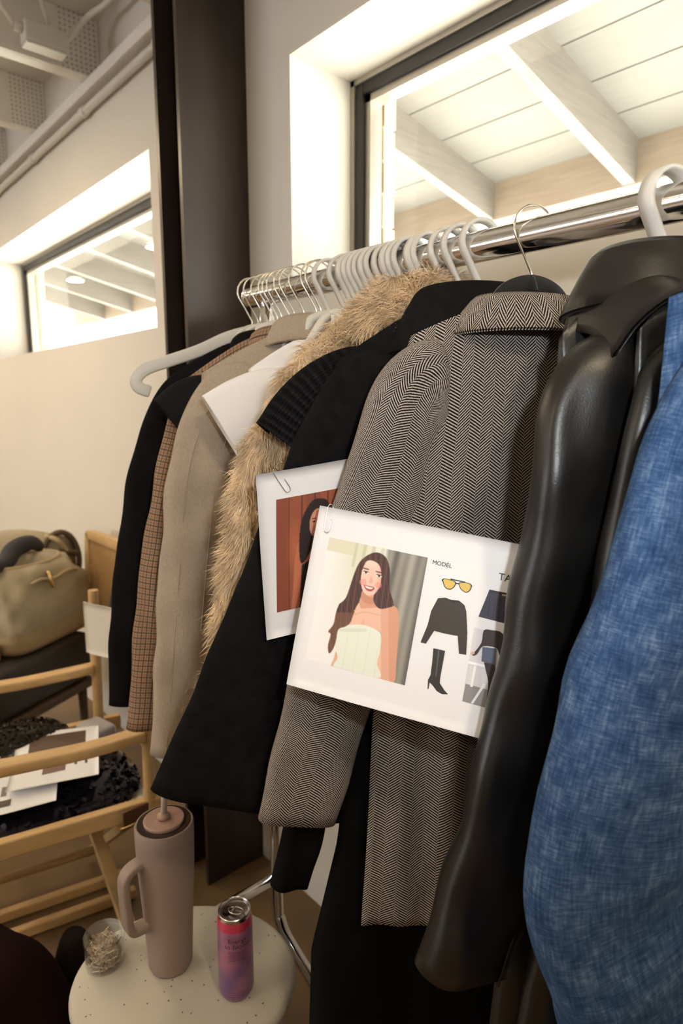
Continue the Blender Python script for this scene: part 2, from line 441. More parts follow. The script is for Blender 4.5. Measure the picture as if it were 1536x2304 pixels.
# ------------------------------------------------------------------ setting
X0, X1, Y0, WY, ZC = -11.0, 2.6, -5.2, 1.045, 2.80
SILL, HEAD, FRY = 1.703, 2.275, 1.28
WIN = [(-1.358, 1.9), (-4.30, -2.13)]
def struct(name, mb, m, smooth=False, kind='structure'):
    return setp(mb.build(name, m, smooth=smooth), kind=kind)

floor_o = struct('floor', MB().box(X0, X1, Y0, WY + .24, -0.1, 0), MT['floor'])
b = MB()
b.box(X0, X1, WY, FRY + .03, 0, SILL); b.box(X0, X1, WY, FRY + .03, HEAD, ZC)
b.box(X0, WIN[1][0], WY, FRY + .03, SILL, HEAD); b.box(WIN[1][1], WIN[0][0], WY, FRY + .03, SILL, HEAD); b.box(WIN[0][1], X1, WY, FRY + .03, SILL, HEAD)
wall_b = struct('wall_back', b, MT['wall'])
b = MB(); wa, wb2, wz0, wz1 = -5.0, -2.2, 1.1, 2.1     # unseen window openings behind the photographer, added for fill daylight
b.box(X0, X1, Y0 - .1, Y0, 0, wz0); b.box(X0, X1, Y0 - .1, Y0, wz1, ZC); b.box(X0, wa, Y0 - .1, Y0, wz0, wz1); b.box(wb2, X1, Y0 - .1, Y0, wz0, wz1)
for x in (-3.6,): b.box(x - .04, x + .04, Y0 - .1, Y0, wz0, wz1)
struct('wall_front', b, MT['wall'])
struct('wall_left', MB().box(X0 - .1, X0, Y0, WY + .24, 0, ZC), MT['wall'])
struct('wall_right', MB().box(X1, X1 + .1, Y0, WY + .24, 0, ZC), MT['wall'])
ceiling = struct('ceiling', MB().box(X0, X1, Y0, WY + .24, ZC, ZC + .1), MT['ceil'])
# steel joists under the deck, perforated near the wall
jm = None
for i, jx in enumerate(np.arange(-2.49 - .6 * 9, 2.4, .6)):
    if jm is None:
        q = MB(); 
        q.box(-.004, .004, Y0, WY - .003, 2.60, ZC - .002)         # web
        q.box(-.05, -.004, Y0, WY - .003, 2.60, 2.606)             # flange
        q.box(-.004, .012, Y0, WY - .003, 2.60, 2.612)
        o = q.build('joist', MT['joist'], ceiling, smooth=False); jm = o.data
    else:
        o = bpy.data.objects.new('joist', jm); link(o, ceiling)
    o.location = (jx, 0, 0)
# conduit along the top of the wall with couplings
q = MB(); q.tube([(X0 + .02, WY - .022, 2.53), (X1 - .02, WY - .022, 2.53)], .014, 12)
cond = q.build('trim_1', MT['cable']); setp(cond, kind='structure')
for x in np.arange(-8.2, 2, .62):
    MB().tube([(x, WY - .022, 2.53), (x + .035, WY - .022, 2.53)], .019, 12).build('coupling', MT['cable'], cond)
q = MB(); q.box(X0, X1, WY - .05, WY - .001, 2.56, 2.598)
struct('trim_2', q, MT['ceil'])

# windows
def window(name, xa, xb, ):
    fw_, y0, y1 = .042, FRY - .03, FRY + .025
    q = MB()
    q.box(xa, xa + .014, y0 - .004, y1, SILL, HEAD); q.box(xb - .014, xb, y0 - .004, y1, SILL, HEAD)
    q.box(xa, xb, y0 - .004, y1, HEAD - .014, HEAD); q.box(xa, xb, y0 - .004, y1, SILL, SILL + .014)
    fr = q.build(name, MT['bead'], smooth=False); setp(fr, kind='structure')
    q = MB()
    q.box(xa + .012, xa + fw_, y0, y1, SILL + .012, HEAD - .012); q.box(xb - fw_, xb - .012, y0, y1, SILL + .012, HEAD - .012)
    q.box(xa + fw_, xb - fw_, y0, y1, HEAD - fw_, HEAD - .012); q.box(xa + fw_, xb - fw_, y0, y1, SILL + .012, SILL + .03)
    bevel(q.build('window_frame', MT['frame'], fr, smooth=False), .003)
    q = MB(); a = fw_; c = fw_ + .018
    q.box(xa + a, xa + c, y0 + .012, y1, SILL + .03, HEAD - a); q.box(xb - c, xb - a, y0 + .012, y1, SILL + .03, HEAD - a)
    q.box(xa + a, xb - a, y0 + .012, y1, HEAD - c, HEAD - a); q.box(xa + a, xb - a, y0 + .012, y1, SILL + .03, SILL + .036)
    q.build('glazing_bead', MT['bead'], fr, smooth=False)
    MB().add([(xa + a, FRY, SILL + .03), (xb - a, FRY, SILL + .03), (xb - a, FRY, HEAD - a), (xa + a, FRY, HEAD - a)], [(0, 1, 2, 3)]).build('pane', MT['pane'], fr, smooth=False)
    return fr
window('window_1', *WIN[0]); window('window_2', *WIN[1])

# outer brick reveal beside each window
for xa, nm in ((WIN[0][0], 'wall_exterior'), (WIN[1][0], 'wall_exterior_far')):
    ext = struct(nm, MB().box(xa - .22, xa + .055, FRY + .035, FRY + .07, SILL - .3, HEAD + .05), MT['mortar'])
    bmesh0 = None
    for k in range(9):
        z = SILL - .12 + k * .083
        if bmesh0 is None:
            q = MB().box(-.2, .0, FRY + .032, FRY + .074, .004, .079); o = q.build('brick', MT['brick'], ext, smooth=False); bmesh0 = o.data
        else:
            o = bpy.data.objects.new('brick', bmesh0); link(o, ext)
        o.location = (xa + .06 + (.003 if k % 2 else 0), 0, z)

# eaves outside: soffit boards, rafters, fascia
RY0, RY1 = 1.36, 2.50
def rz_top(y): return 2.40 + (RY1 - y) * 0.214
eaves = thing('eaves', 'whitewashed roof overhang with rafters seen through the windows', 'roof', (0, 2.5, 2.2))
nb = 6; bd = (RY1 + .02 - RY0) / nb
for k in range(nb):
    ya, yb = RY0 + k * bd + .003, RY0 + (k + 1) * bd - .003
    q = MB(); 
    vs = [(-7, ya, rz_top(ya)), (3.5, ya, rz_top(ya)), (3.5, yb, rz_top(yb)), (-7, yb, rz_top(yb))]
    q.add(vs + [(x, y, z + .02) for x, y, z in vs], [(0, 3, 2, 1), (4, 5, 6, 7), (0, 1, 5, 4), (1, 2, 6, 5), (2, 3, 7, 6), (3, 0, 4, 7)])
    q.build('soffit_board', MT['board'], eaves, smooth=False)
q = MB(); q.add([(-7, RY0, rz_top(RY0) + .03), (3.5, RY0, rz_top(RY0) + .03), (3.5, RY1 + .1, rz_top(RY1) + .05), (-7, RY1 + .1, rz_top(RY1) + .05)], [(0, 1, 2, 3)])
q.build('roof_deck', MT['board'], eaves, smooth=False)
rm = None
for x in np.arange(-1.786 - .626 * 7, 3, .626):
    if rm is None:
        q = MB(); w_ = .045; h_ = .15
        vs = []
        for y in (RY0, RY1):
            for dx, dz in ((-w_, 0), (0, 0), (0, -h_), (-w_, -h_)): vs.append((dx, y, rz_top(y) + dz))
        q.add(vs, [(0, 1, 2, 3), (7, 6, 5, 4), (0, 4, 5, 1), (1, 5, 6, 2), (2, 6, 7, 3), (3, 7, 4, 0)])
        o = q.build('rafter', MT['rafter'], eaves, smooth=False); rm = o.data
    else:
        o = bpy.data.objects.new('rafter', rm); link(o, eaves)
        o.matrix_parent_inverse = Matrix.Translation(-Vector(eaves.location))
    o.location = (x, 0, 0)
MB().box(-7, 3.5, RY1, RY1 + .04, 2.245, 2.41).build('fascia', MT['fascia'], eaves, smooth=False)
struct('ground', MB().box(-60, 60, 1.6, 80, -.12, -.02), MT['ground'])

# steel H column
colm = thing('steel_column', 'dark brown-black steel column standing against the white wall', 'column', (-1.62, .945, 0))
MB().box(-1.560, -1.546, .845, WY - .002, 0, ZC).build('flange', MT['steel'], colm, smooth=False)
MB().box(-1.675, -1.661, .845, WY - .002, 0, ZC).build('flange', MT['steel'], colm, smooth=False)
MB().box(-1.661, -1.560, .935, .947, 0, ZC).build('web', MT['steel'], colm, smooth=False)

# pot lights (real room lamps)
pm = None
ORD0 = ['leftmost', 'second from left', 'third from left', 'fourth from left', 'fifth from left', 'sixth from left', 'seventh from left']
for i, (x, y) in enumerate(POT):
    rown, k_ = ('row along the window wall', i) if i < 6 else (('middle row', i - 6) if i < 12 else ('rear row', i - 12))
    t = thing('pot_light', 'round white ceiling downlight, %s in the %s' % (ORD0[k_], rown), 'lamp', (x, y, 2.59), 'ceiling downlights')
    ring = MB().lathe([(.075, .21), (.088, .0), (.10, .0), (.10, .21)], (0, 0, -.0), 28, False, False).build('trim_ring', MT['plastic'], t, local=True)
    MB().lathe([(.074, .02), (.074, .03)], n=28).build('diffuser', MT['lightdisc'], t, local=True, smooth=False)
    l = bpy.data.lights.new('downlight', 'AREA'); l.shape = 'DISK'; l.size = .15; l.energy = POT_W; l.color = POT_COL
    lo = bpy.data.objects.new('downlight', l); COL.objects.link(lo); lo.location = (x, y, 2.575)

# junction box and cables by the joist
jb = thing('junction_box', 'white electrical junction box under the ceiling joists', 'box', (-2.37, .82, 2.6))
bevel(MB().box(-2.428, -2.366, .755, .890, 2.600, 2.665).build('box_body', MT['plastic'], jb, smooth=False), .006)
bevel(MB().box(-2.425, -2.369, .758, .887, 2.592, 2.600).build('cover', MT['cable'], jb, smooth=False), .003)
MB().tube([(-2.395, .73, 2.64), (-2.395, .757, 2.64)], .016).build('connector', MT['cable'], jb)
for pts, lb in (([(-2.395, .888, 2.64), (-2.34, .95, 2.72), (-2.20, .97, 2.72), (-2.05, .99, 2.75), (-1.80, 1.0, 2.77)], 'wavy white cable from the junction box toward the column'),
            ([(-2.395, .735, 2.64), (-2.36, .65, 2.72), (-2.22, .60, 2.77), (-2.0, .55, 2.78)], 'white cable looping off the left side of the junction box'),
            ([(-2.40, .84, 2.66), (-2.31, .80, 2.76), (-2.05, .84, 2.785)], 'short white cable rising above the junction box')):
    o = MB().tube(cr(pts, 30), .009, 10).build('cable', MT['cable']); setp(o, lb, 'cable', 'ceiling cables')

# ------------------------------------------------------------------ clothes rack
RAILY, RAILZ, RR = .75, 1.645, .0205
rack = thing('clothes_rack', 'chrome tube clothes rack with a long rail full of garments', 'clothes rack', (-.3, RAILY, 0))
n = 28
def tubeshell(xa, xb, r):
    q = MB(); rings = []
    for x, rr_ in ((xa, r - .003), (xa, r), (xb, r), (xb, r - .003), (xa + .02, r - .003)):
        rings.append([(x, RAILY + rr_ * math.cos(2 * math.pi * k / n), RAILZ + rr_ * math.sin(2 * math.pi * k / n)) for k in range(n)])
    q.ring_loft(rings); return q
tubeshell(-1.115, .62, RR).build('rail', MT['chrome'], rack, autosmooth=40)
for sx, px in ((1, -1.06), (-1, .57)):
    pts = cr([(px, RAILY, RAILZ - .015), (px, RAILY, 1.0), (px, RAILY, .36), (px + sx * .012, RAILY, .27), (px + sx * .05, RAILY + .005, .225), (px + sx * .14, RAILY + .012, .17), (px + sx * .3, RAILY + .02, .06)], 60)
    MB().tube(pts, .0135, 16).build('post', MT['chrome'], rack)
    MB().tube([(px, RAILY, .375), (px - .012, RAILY - .24, .365)], .0135, 14).build('cross_bar', MT['chrome'], rack)
    MB().lathe([(.006, 0), (.02, .0), (.022, .045), (.006, .05)], (px + sx * .3, RAILY + .02, .0)).build('caster', MT['velvet'], rack)
    MB().tube([(px - .012, RAILY - .24, .365), (px - .014, RAILY - .27, .02)], .0135, 14).build('foot_tube', MT['chrome'], rack)

# ------------------------------------------------------------------ garment toolkit
class Frame:
    def __init__(s, hx, phi):
        a = R(phi); s.hx = hx; s.phi = phi
        s.sd = np.array([-math.sin(a), -math.cos(a), 0.0]); s.n = np.array([math.cos(a), -math.sin(a), 0.0])
        s.o = np.array([hx, RAILY, 0.0])
    def __call__(s, u, w_, z): return s.o + s.sd * u + s.n * w_ + np.array([0, 0, z])

def lerp_tab(tab, x):
    xs = [t[0] for t in tab]; return [float(np.interp(x, xs, [t[i] for t in tab])) for i in range(1, len(tab[0]))]

def body(fr, neck_z, neck_hw, sh_s, sh_z, tab, hem, T, w0=0.0, nu=44, nv=64, folds=0.004, fk=9.0, seed=0, lift=0.0, farhw=None, hem_tilt=0.0, uk=1.0):
    """closed shell: tab rows (b, camera-side half width, far-side half width); b 0 shoulder .. 1 hem"""
    ph = seed * 1.7
    rings = []; uvs = []
    al = np.linspace(-1, 1, nu)
    loop = [(a, 1) for a in al] + [(a, -1) for a in al[::-1][1:-1]]
    bs = np.concatenate([[0, .004, .012, .025], np.linspace(.05, 1, nv)])
    def pt(a, sgn, b, inset=0.0):
        hc, hf = lerp_tab(tab, b); hw = hc if a > 0 else hf
        s0 = abs(a) * (sh_s)
        if s0 < neck_hw: zt = neck_z - .006 * (s0 / neck_hw) ** 2
        else:
            f = (s0 - neck_hw) / max(1e-6, sh_s - neck_hw); zt = neck_z - .006 + (sh_z - neck_z + .006) * (f ** 1.15)
        hz = hem + hem_tilt * a + lift * a * a
        z = zt + (hz - zt) * b
        u = a * (hw - inset)
        env = (1 - abs(a) ** 3.0) ** .6
        top = min(1.0, (b / .10)) ** .5
        th = T[0] + (T[1] - T[0]) * b
        f = folds * sm((b - .1) / .6) * (math.sin(fk * a + ph) + .5 * math.sin(2.3 * fk * a - ph + 2 * b) + .35 * math.sin(5 * b + 3 * a + ph))
        f2 = folds * .35 * math.sin(14 * b + 5 * a + ph) * sm(b / .2)
        ww = w0 + sgn * ((th - inset) * env * top) + (f + f2) * (1 if sgn > 0 else .6)
        return fr(u, ww, z)
    hw0 = max(t[1] for t in tab)
    for b in bs:
        rings.append([pt(a, sg, b) for a, sg in loop])
        uvs += [(a * hw0 * uk + (0 if sg > 0 else 1.003), -b * (sh_z - hem)) for a, sg in loop]
    for b, ins in ((1.0, .004), (.96, .005), (.85, .007)):
        rings.append([pt(a, sg, b, ins) for a, sg in loop])
        uvs += [(a * hw0 * uk + (0 if sg > 0 else 1.003), -b * (sh_z - hem)) for a, sg in loop]
    return MB().ring_loft(rings, uvs)

def sleeve(fr, pts, rx, ry, n=40, m=64, wr=.0025, seed=0, dome=True, hem_in=.05, ruck=1.0, power=2.3, vk=1.0):
    """pts (s,w,z), half widths rx (in the garment plane) and ry (through it)"""
    P = cr(pts, m); rxs = cr([(r, 0, 0) for r in rx], m)[:, 0]; rys = cr([(r, 0, 0) for r in ry], m)[:, 0]
    T = np.gradient(P, axis=0); T /= np.linalg.norm(T, axis=1)[:, None]
    L = np.concatenate([[0], np.cumsum(np.linalg.norm(np.diff(P, axis=0), axis=1))])
    rings = []; uvs = []; ph = seed * 2.1
    if dome:
        for i in range(6):
            k = math.sin((i + .3) / 6 * math.pi / 2); rxs[i] *= k; rys[i] *= k
    def ring(i, kx=0.0):
        W = np.array([0, 1.0, 0]); e1 = np.cross(W, T[i]); e1 /= np.linalg.norm(e1); e2 = np.cross(T[i], e1)
        out = []
        for k in range(n):
            t = 2 * math.pi * k / n; c, s_ = math.cos(t), math.sin(t)
            cx = math.copysign(abs(c) ** (2 / power), c); cy = math.copysign(abs(s_) ** (2 / power), s_)
            x = L[i]
            d = wr * ruck * (math.sin(38 * x + 2.2 * t + ph) + .6 * math.sin(61 * x - 1.5 * t + ph) + .8 * math.sin(17 * x + 4 * t)) * sm(x / .1)
            p = P[i] + e1 * (rxs[i] - kx + d * .5) * cx + e2 * (rys[i] - kx + d) * cy
            out.append(fr(*p))
        return out
    per = 2 * math.pi * float(np.mean(rxs)) * .80
    for i in range(m):
        rings.append(ring(i)); uvs += [(k / n * per, -L[i] * vk) for k in range(n)]
    for i, kx in ((m - 1, .004), (m - 3, .006), (max(0, m - 9), .008)):
        rings.append(ring(i, kx)); uvs += [(k / n * per, -L[i] * vk) for k in range(n)]
    return MB().ring_loft(rings, uvs, cap0=True)

def seam_line(fr, pts, rx, ry, k, power=2.3, i0=8, m=64, r=.0011, up=.0004):
    P = cr(pts, m); rxs = cr([(q, 0, 0) for q in rx], m)[:, 0]; rys = cr([(q, 0, 0) for q in ry], m)[:, 0]
    T = np.gradient(P, axis=0); T /= np.linalg.norm(T, axis=1)[:, None]; out = []
    kk = k if callable(k) else (lambda f: k)
    for i in range(i0, m - 1):
        e1 = np.cross([0, 1.0, 0], T[i]); e1 /= np.linalg.norm(e1); e2 = np.cross(T[i], e1)
        if e2[1] < 0: e2 = -e2
        c = kk(i / m); cy = (1 - abs(c) ** power) ** (1 / power)
        out.append(fr(*(P[i] + e1 * rxs[i] * c + e2 * (rys[i] * cy + up))))
    return MB().tube(out, r, 6)

def collar(fr, zf, rs, rw, drop, flare, w0=0.0, tilt=.03, span=150, stand=.035, th=.004, s0=0.0, lobes=0.0, n=60):
    G = []; 
    prof = [(-stand, -.012), (-stand * .4, -.004), (-.004, -.001), (.0, .003), (-.004, .007), (-drop * .35, .007 + flare * .35), (-drop * .7, .007 + flare * .72), (-drop, .007 + flare)]
    for (dz, dr) in prof:
        row = []
        for k in range(n):
            t = R(-span + 2 * span * k / (n - 1))
            ex = 1 + lobes * (math.cos(3 * t) * .5)
            s_ = s0 + (rs + dr * ex) * math.sin(t); ww = w0 + (rw + dr * ex) * math.cos(t)
            z = zf + dz - tilt * (1 - math.cos(t)) / 2
            row.append(fr(s_, ww, z))
        G.append(row)
    per = 2 * R(span) * (rs + .02)
    uv = [(k / (n - 1) * per, -i * drop / 5) for i in range(len(prof)) for k in range(n)]
    return MB().sheet(G, th, uv)

def garment(name, label, cat, fr, hem):
    p = fr(0, 0, hem)
    return thing(name, label, cat, tuple(p))

# ------------------------------------------------------------------ hangers
def hook_path(R_=.0295, zr=RAILZ + .008, back=-25, stem=1.588):
    pts = []
    for d in np.linspace(180 - back, -38, 26):
        t = R(d); pts.append((R_ * math.cos(t), 0, zr + R_ * math.sin(t)))
    e = pts[-1]
    pts += [(e[0] * .62, 0, e[2] - .014), (.006, 0, zr - R_ - .017), (.0, 0, zr - R_ - .028), (0, 0, stem)]
    return np.array(pts)
def to_local(pts):   # hanger local frame: x along the hanger arms, y along the rail, z up, origin at the rail
    return [(p[0], p[1], p[2] - RAILZ) for p in pts]

def arms_path(hw, zn, zt, cur=.02):
    L_ = [(-hw, 0, zt), (-hw * .97, 0, zt + .014), (-hw * .8, 0, zt + .030)]
    a = cr([(-hw, 0, zt - .004), (-hw * .985, 0, zt + .012), (-hw * .75, 0, zt + .030), (-hw * .35, 0, zn - .030), (-.03, 0, zn - .008), (0, 0, zn), (.03, 0, zn - .008), (hw * .35, 0, zn - .030), (hw * .75, 0, zt + .030), (hw * .985, 0, zt + .012), (hw, 0, zt - .004)], 60)
    return a

def make_hanger(kind, hw=.2, stem=1.588, tip=1.492):
    root = thing('hanger', '', 'hanger', (0, 0, RAILZ))
    if kind == 'empty':
        MB().tube(to_local(cr(hook_path(.0285, RAILZ + .009, -60, stem), 60)), .0017, 8).build('hook', MT['wire'], root, local=True)
        half = [(0, 1.578), (.05, 1.566), (.11, 1.538), (.17, 1.516), (.212, 1.500), (.230, 1.482), (.226, 1.466), (.205, 1.458)]
        pts = [(-a, 0, z) for a, z in half[::-1]] + [(a, 0, z) for a, z in half[1:]]
        bevel(MB().tube(to_local(cr(pts, 90)), .01, up=(0, 1, 0), flat=(.007, .0115)).build('arms', MT['plastic'], root, local=True), .004, 3)
        return root
    if kind == 'wire':
        MB().tube(to_local(cr(hook_path(.0285, RAILZ + .009, -60, stem), 60)), .0015, 8).build('hook', MT['wire'], root, local=True)
        MB().tube(to_local(arms_path(hw, stem, tip)), .0045, 8, up=(0, 1, 0)).build('arms', MT['plastic'], root, local=True)
    elif kind == 'velvet':
        MB().tube(to_local(cr(hook_path(.0275, RAILZ + .008, -20, stem), 60)), .0017, 8).build('hook', MT['wire'], root, local=True)
        MB().tube(to_local([(0, 0, stem + .006), (0, 0, stem - .012)]), [.004, .009], 12).build('collar', MT['velvet'], root, local=True)
        MB().tube(to_local(arms_path(hw, stem - .008, tip)), .01, up=(0, 1, 0), flat=(.003, .014)).build('arms', MT['velvet'], root, local=True)
    else:
        k = 1.0 if kind == 'plastic' else 1.25
        MB().tube(to_local(cr(hook_path(.0275 * (1 if k == 1 else 1.08), RAILZ + .0065, -15, stem), 60)), .004, up=(0, 1, 0), flat=(.0064 * k * (1.2 if k > 1 else 1), .0024)).build('hook', MT['plastic'], root, local=True)
        MB().tube(to_local(arms_path(hw, stem, tip)), .0075 * k, 10, up=(0, 1, 0)).build('arms', MT['plastic'], root, local=True)
    return root

def copy_tree(o):
    c = o.copy(); COL.objects.link(c)
    for ch in o.children:
        k = ch.copy(); COL.objects.link(k); k.parent = c
    return c

def place(root, hx, phi, label, group):
    root.location = (hx, RAILY, RAILZ); root.rotation_euler = (0, 0, R(-90 - phi))
    setp(root, label, 'hanger', group)
    return root

PROTO = {}
def hang(kind, hx, phi, label, group, hw=.14, stem=1.588, tip=1.44):
    key = (kind, hw, stem, tip)
    if key not in PROTO: PROTO[key] = make_hanger(*key); r = PROTO[key]
    else: r = copy_tree(PROTO[key])
    return place(r, hx, phi, label, group)

# ------------------------------------------------------------------ garments, far end first
GEXT = {}
# empty white hanger at the rail end
hang('empty', -1.108, 18, 'empty white plastic hanger at the far end of the rail, its arm sticking out left', 'hangers on the rail')
hang('wire', -1.088, 14, 'thin wire hanger hooked second from the far end of the rail', 'thin wire hangers')

def jacket(name, label, cat, hx, phi, m, neck_z, sh_s, sh_z, tab, hem, T, slv, rx, ry, far_s=.20, col=None, seed=1, folds=.004, wr=.0025, w0=0.0, m_col=None, slv_far=True, neck_hw=.075, hem_tilt=0.0, power=2.3, seams=(), uk=1.0, vk=1.0):
    fr = Frame(hx, phi); t = garment(name, label, cat, fr, hem)
    body(fr, neck_z, neck_hw, sh_s, sh_z, tab, hem, T, w0=w0, seed=seed, folds=folds, hem_tilt=hem_tilt, uk=uk).build('body', m, t)
    sleeve(fr, slv, rx, ry, seed=seed, wr=wr, power=power, vk=vk).build('sleeve', m, t)
    if slv_far:
        z1 = slv[-1][2]
        sleeve(fr, [(-.14, .0, sh_z - .005), (-.175, .0, sh_z - .06), (-far_s, 0, (sh_z + z1) / 2), (-far_s - .005, 0, z1)], [.045, .055, .052, .045], [.025, .03, .026, .022], seed=seed + 3, wr=wr).build('sleeve', m, t)
    if col: collar(fr, **col).build('collar', m_col or m, t)
    for k in seams: seam_line(fr, slv, rx, ry, k, power).build('seam', m, t)
    return t, fr

# black suit jacket
fr_hx = -1.05
jacket('suit_jacket', 'plain black jacket at the far end of the row, next to the column', 'jacket', -1.055, 22, MT['blacksuit'], 1.557, .185, 1.492,
       [(0, .185, .185), (.3, .22, .19), (1, .24, .20)], .84, (.018, .022),
       [(.10, 0, 1.462), (.145, 0, 1.455), (.182, 0, 1.40), (.222, .0, 1.275), (.262, 0, 1.03), (.280, 0, .845)], [.038, .05, .055, .058, .058, .055], [.014, .016, .016, .016, .016, .014],
       col=dict(zf=1.575, rs=.062, rw=.02, drop=.035, flare=.012), seed=2)
hang('wire', -1.06, 22, 'wire-hooked hanger inside the plain black jacket', 'hangers on the rail')
# brown check blazer
jacket('check_blazer', 'brown gun-check blazer between the black jacket and the greige blazer', 'blazer', -.99, 22, MT['check'], 1.560, .19, 1.480,
       [(0, .19, .185), (.3, .22, .19), (1, .235, .20)], .82, (.02, .022),
       [(.10, 0.004, 1.462), (.145, .006, 1.450), (.180, .008, 1.39), (.232, .008, 1.157), (.280, .006, .822)], [.036, .047, .050, .052, .048], [.014, .018, .018, .018, .016],
       col=dict(zf=1.578, rs=.062, rw=.022, drop=.04, flare=.014), seed=3)
hang('wire', -.985, 22, 'wire-hooked hanger inside the brown check blazer', 'hangers on the rail')

# short-sleeved shirts
def tee(name, label, hx, phi, m, end_c, halfw, neck_z=1.535, sh_s=.16, sh_z=1.492, hem=.98, T=(.012, .014), ry=.02, wso=.006, far=True, hw_b=.2, seed=1, path0=None):
    fr = Frame(hx, phi); t = garment(name, label, 'shirt', fr, hem)
    body(fr, neck_z, .085, sh_s, sh_z, [(0, sh_s, sh_s), (.2, hw_b * .92, .18), (1, hw_b, .2)], hem, T, seed=seed, folds=.003).build('body', m, t)
    s1, z1 = end_c
    sleeve(fr, path0 or [(sh_s - .055, wso * .5, sh_z - .05), (sh_s - .02, wso, sh_z - .05), ((sh_s + s1) / 2, wso, (sh_z + z1) / 2 - .012), (s1, wso, z1)], [halfw * .7, halfw * .95, halfw, halfw], [ry * .7, ry * .9, ry, ry], seed=seed, wr=.0015, m=40).build('sleeve', m, t)
    # stitched sleeve hem band
    if far:
        sleeve(fr, [(-sh_s + .05, 0, sh_z - .02), (-sh_s, 0, sh_z - .05), (-s1 + .02, 0, z1)], [halfw * .8, halfw, halfw], [ry * .7, ry, ry], seed=seed + 1, m=40, wr=.0015).build('sleeve', m, t)
    return t, fr
tee('tee_shirt', 'black short-sleeved tee poking out between the check and greige blazers', -.955, 22, MT['blacktee'], (.232, 1.400), .052, sh_s=.15, sh_z=1.485, hw_b=.17, hem=1.0, seed=4)
# greige blazer
g_t, g_fr = jacket('greige_blazer', 'pale greige suit blazer beside the brown check blazer', 'blazer', -.915, 23, MT['greige'], 1.560, .20, 1.487,
       [(0, .20, .19), (.3, .215, .19), (1, .23, .20)], .79, (.026, .028),
       [(.10, 0.006, 1.462), (.145, .008, 1.452), (.182, .010, 1.39), (.210, .012, 1.288), (.238, .012, 1.06), (.268, .010, .80)], [.040, .052, .058, .060, .056, .050], [.016, .022, .024, .024, .022, .02],
       col=dict(zf=1.590, rs=.066, rw=.03, drop=.045, flare=.018), seed=5, wr=.0035, seams=(.35, -.45))
for z in (.93, .897, .864):
    p = g_fr(.245 + (.93 - z) * .25, .042, z)
    o = MB().lathe([(.002, .0), (.0075, .0), (.0085, .002), (.0075, .003), (.005, .0025), (.001, .0025)], n=16).build('button', MT['button'], g_t, local=True)
    o.location = p - np.array(g_t.location); o.rotation_euler = (0, R(90), R(-23))
hang('wire', -.905, 23, 'wire-hooked hanger inside the greige blazer', 'hangers on the rail')
# wires
ORD = ['first', 'second', 'third', 'fourth', 'fifth', 'sixth', 'seventh', 'eighth', 'ninth', 'tenth', 'eleventh', 'twelfth']
for k, hx in enumerate((-1.035, -1.022, -1.008, -.968, -.940, -.893)):
    hang('wire', hx, 20, 'thin wire hanger above the greige blazer, %s from the rack post' % ORD[k], 'thin wire hangers', .11)
hang('plastic', -.872, 20, 'lone white plastic hanger just left of the crowded hanger cluster', 'hangers on the rail', .12)
# white tee
tee('tee_shirt', 'white short-sleeved tee against the cream fur coat', -.835, 22, MT['whitetee'], (.208, 1.397), .060, neck_z=1.545, sh_s=.165, sh_z=1.490, hem=.98, ry=.020, wso=.01, seed=6, hw_b=.17, path0=[(.075, .004, 1.446), (.125, .008, 1.437), (.172, .010, 1.418), (.213, .010, 1.395)])
hang('plastic', -.832, 20, 'white plastic hanger, first of the crowded cluster, holding the white tee', 'hangers on the rail')
for k, px in enumerate((783, 795, 807, 820, 833, 847, 866, 882, 895, 910, 940, 953)):
    d = ray(px, 655 - (px - 700) * .255); hx = d[0] / d[1] * (RAILY - .01)
    hang('plastic', hx, 18 + (k * 37 % 7) - 3, 'white plastic hanger of the crowded cluster, %s after the white tee hanger' % ORD[k], 'crowded white hangers', .10)

# ------------------------------------------------------------------ fur coat
ffr = Frame(-.665, 24)
ft = garment('fur_coat', 'cream faux fur coat with thick collar, left of the black garments', 'coat', ffr, 1.0)
fb = body(ffr, 1.608, .06, .20, 1.490, [(0, .20, .19), (.25, .225, .2), (1, .26, .2)], .92, (.030, .034), seed=8, folds=.006)
fs_ = sleeve(ffr, [(.09, .004, 1.488), (.145, .008, 1.465), (.190, .010, 1.39), (.222, .010, 1.32), (.252, .01, 1.13), (.285, .008, .96)], [.045, .055, .057, .058, .06, .055], [.02, .026, .028, .028, .028, .026], seed=8, wr=.004)
fsf = sleeve(ffr, [(-.13, 0, 1.485), (-.18, 0, 1.44), (-.2, 0, 1.2), (-.2, 0, .98)], [.045, .05, .05, .045], [.025, .028, .028, .025], seed=9)
fc = collar(ffr, 1.612, .058, .040, .085, .055, w0=.0, tilt=.02, span=165, stand=.05, th=.012)
fbo = fb.build('body', MT['furskin'], ft); fso = fs_.build('sleeve', MT['furskin'], ft); fsf.build('sleeve', MT['furskin'], ft); fco = fc.build('collar', MT['furskin'], ft)

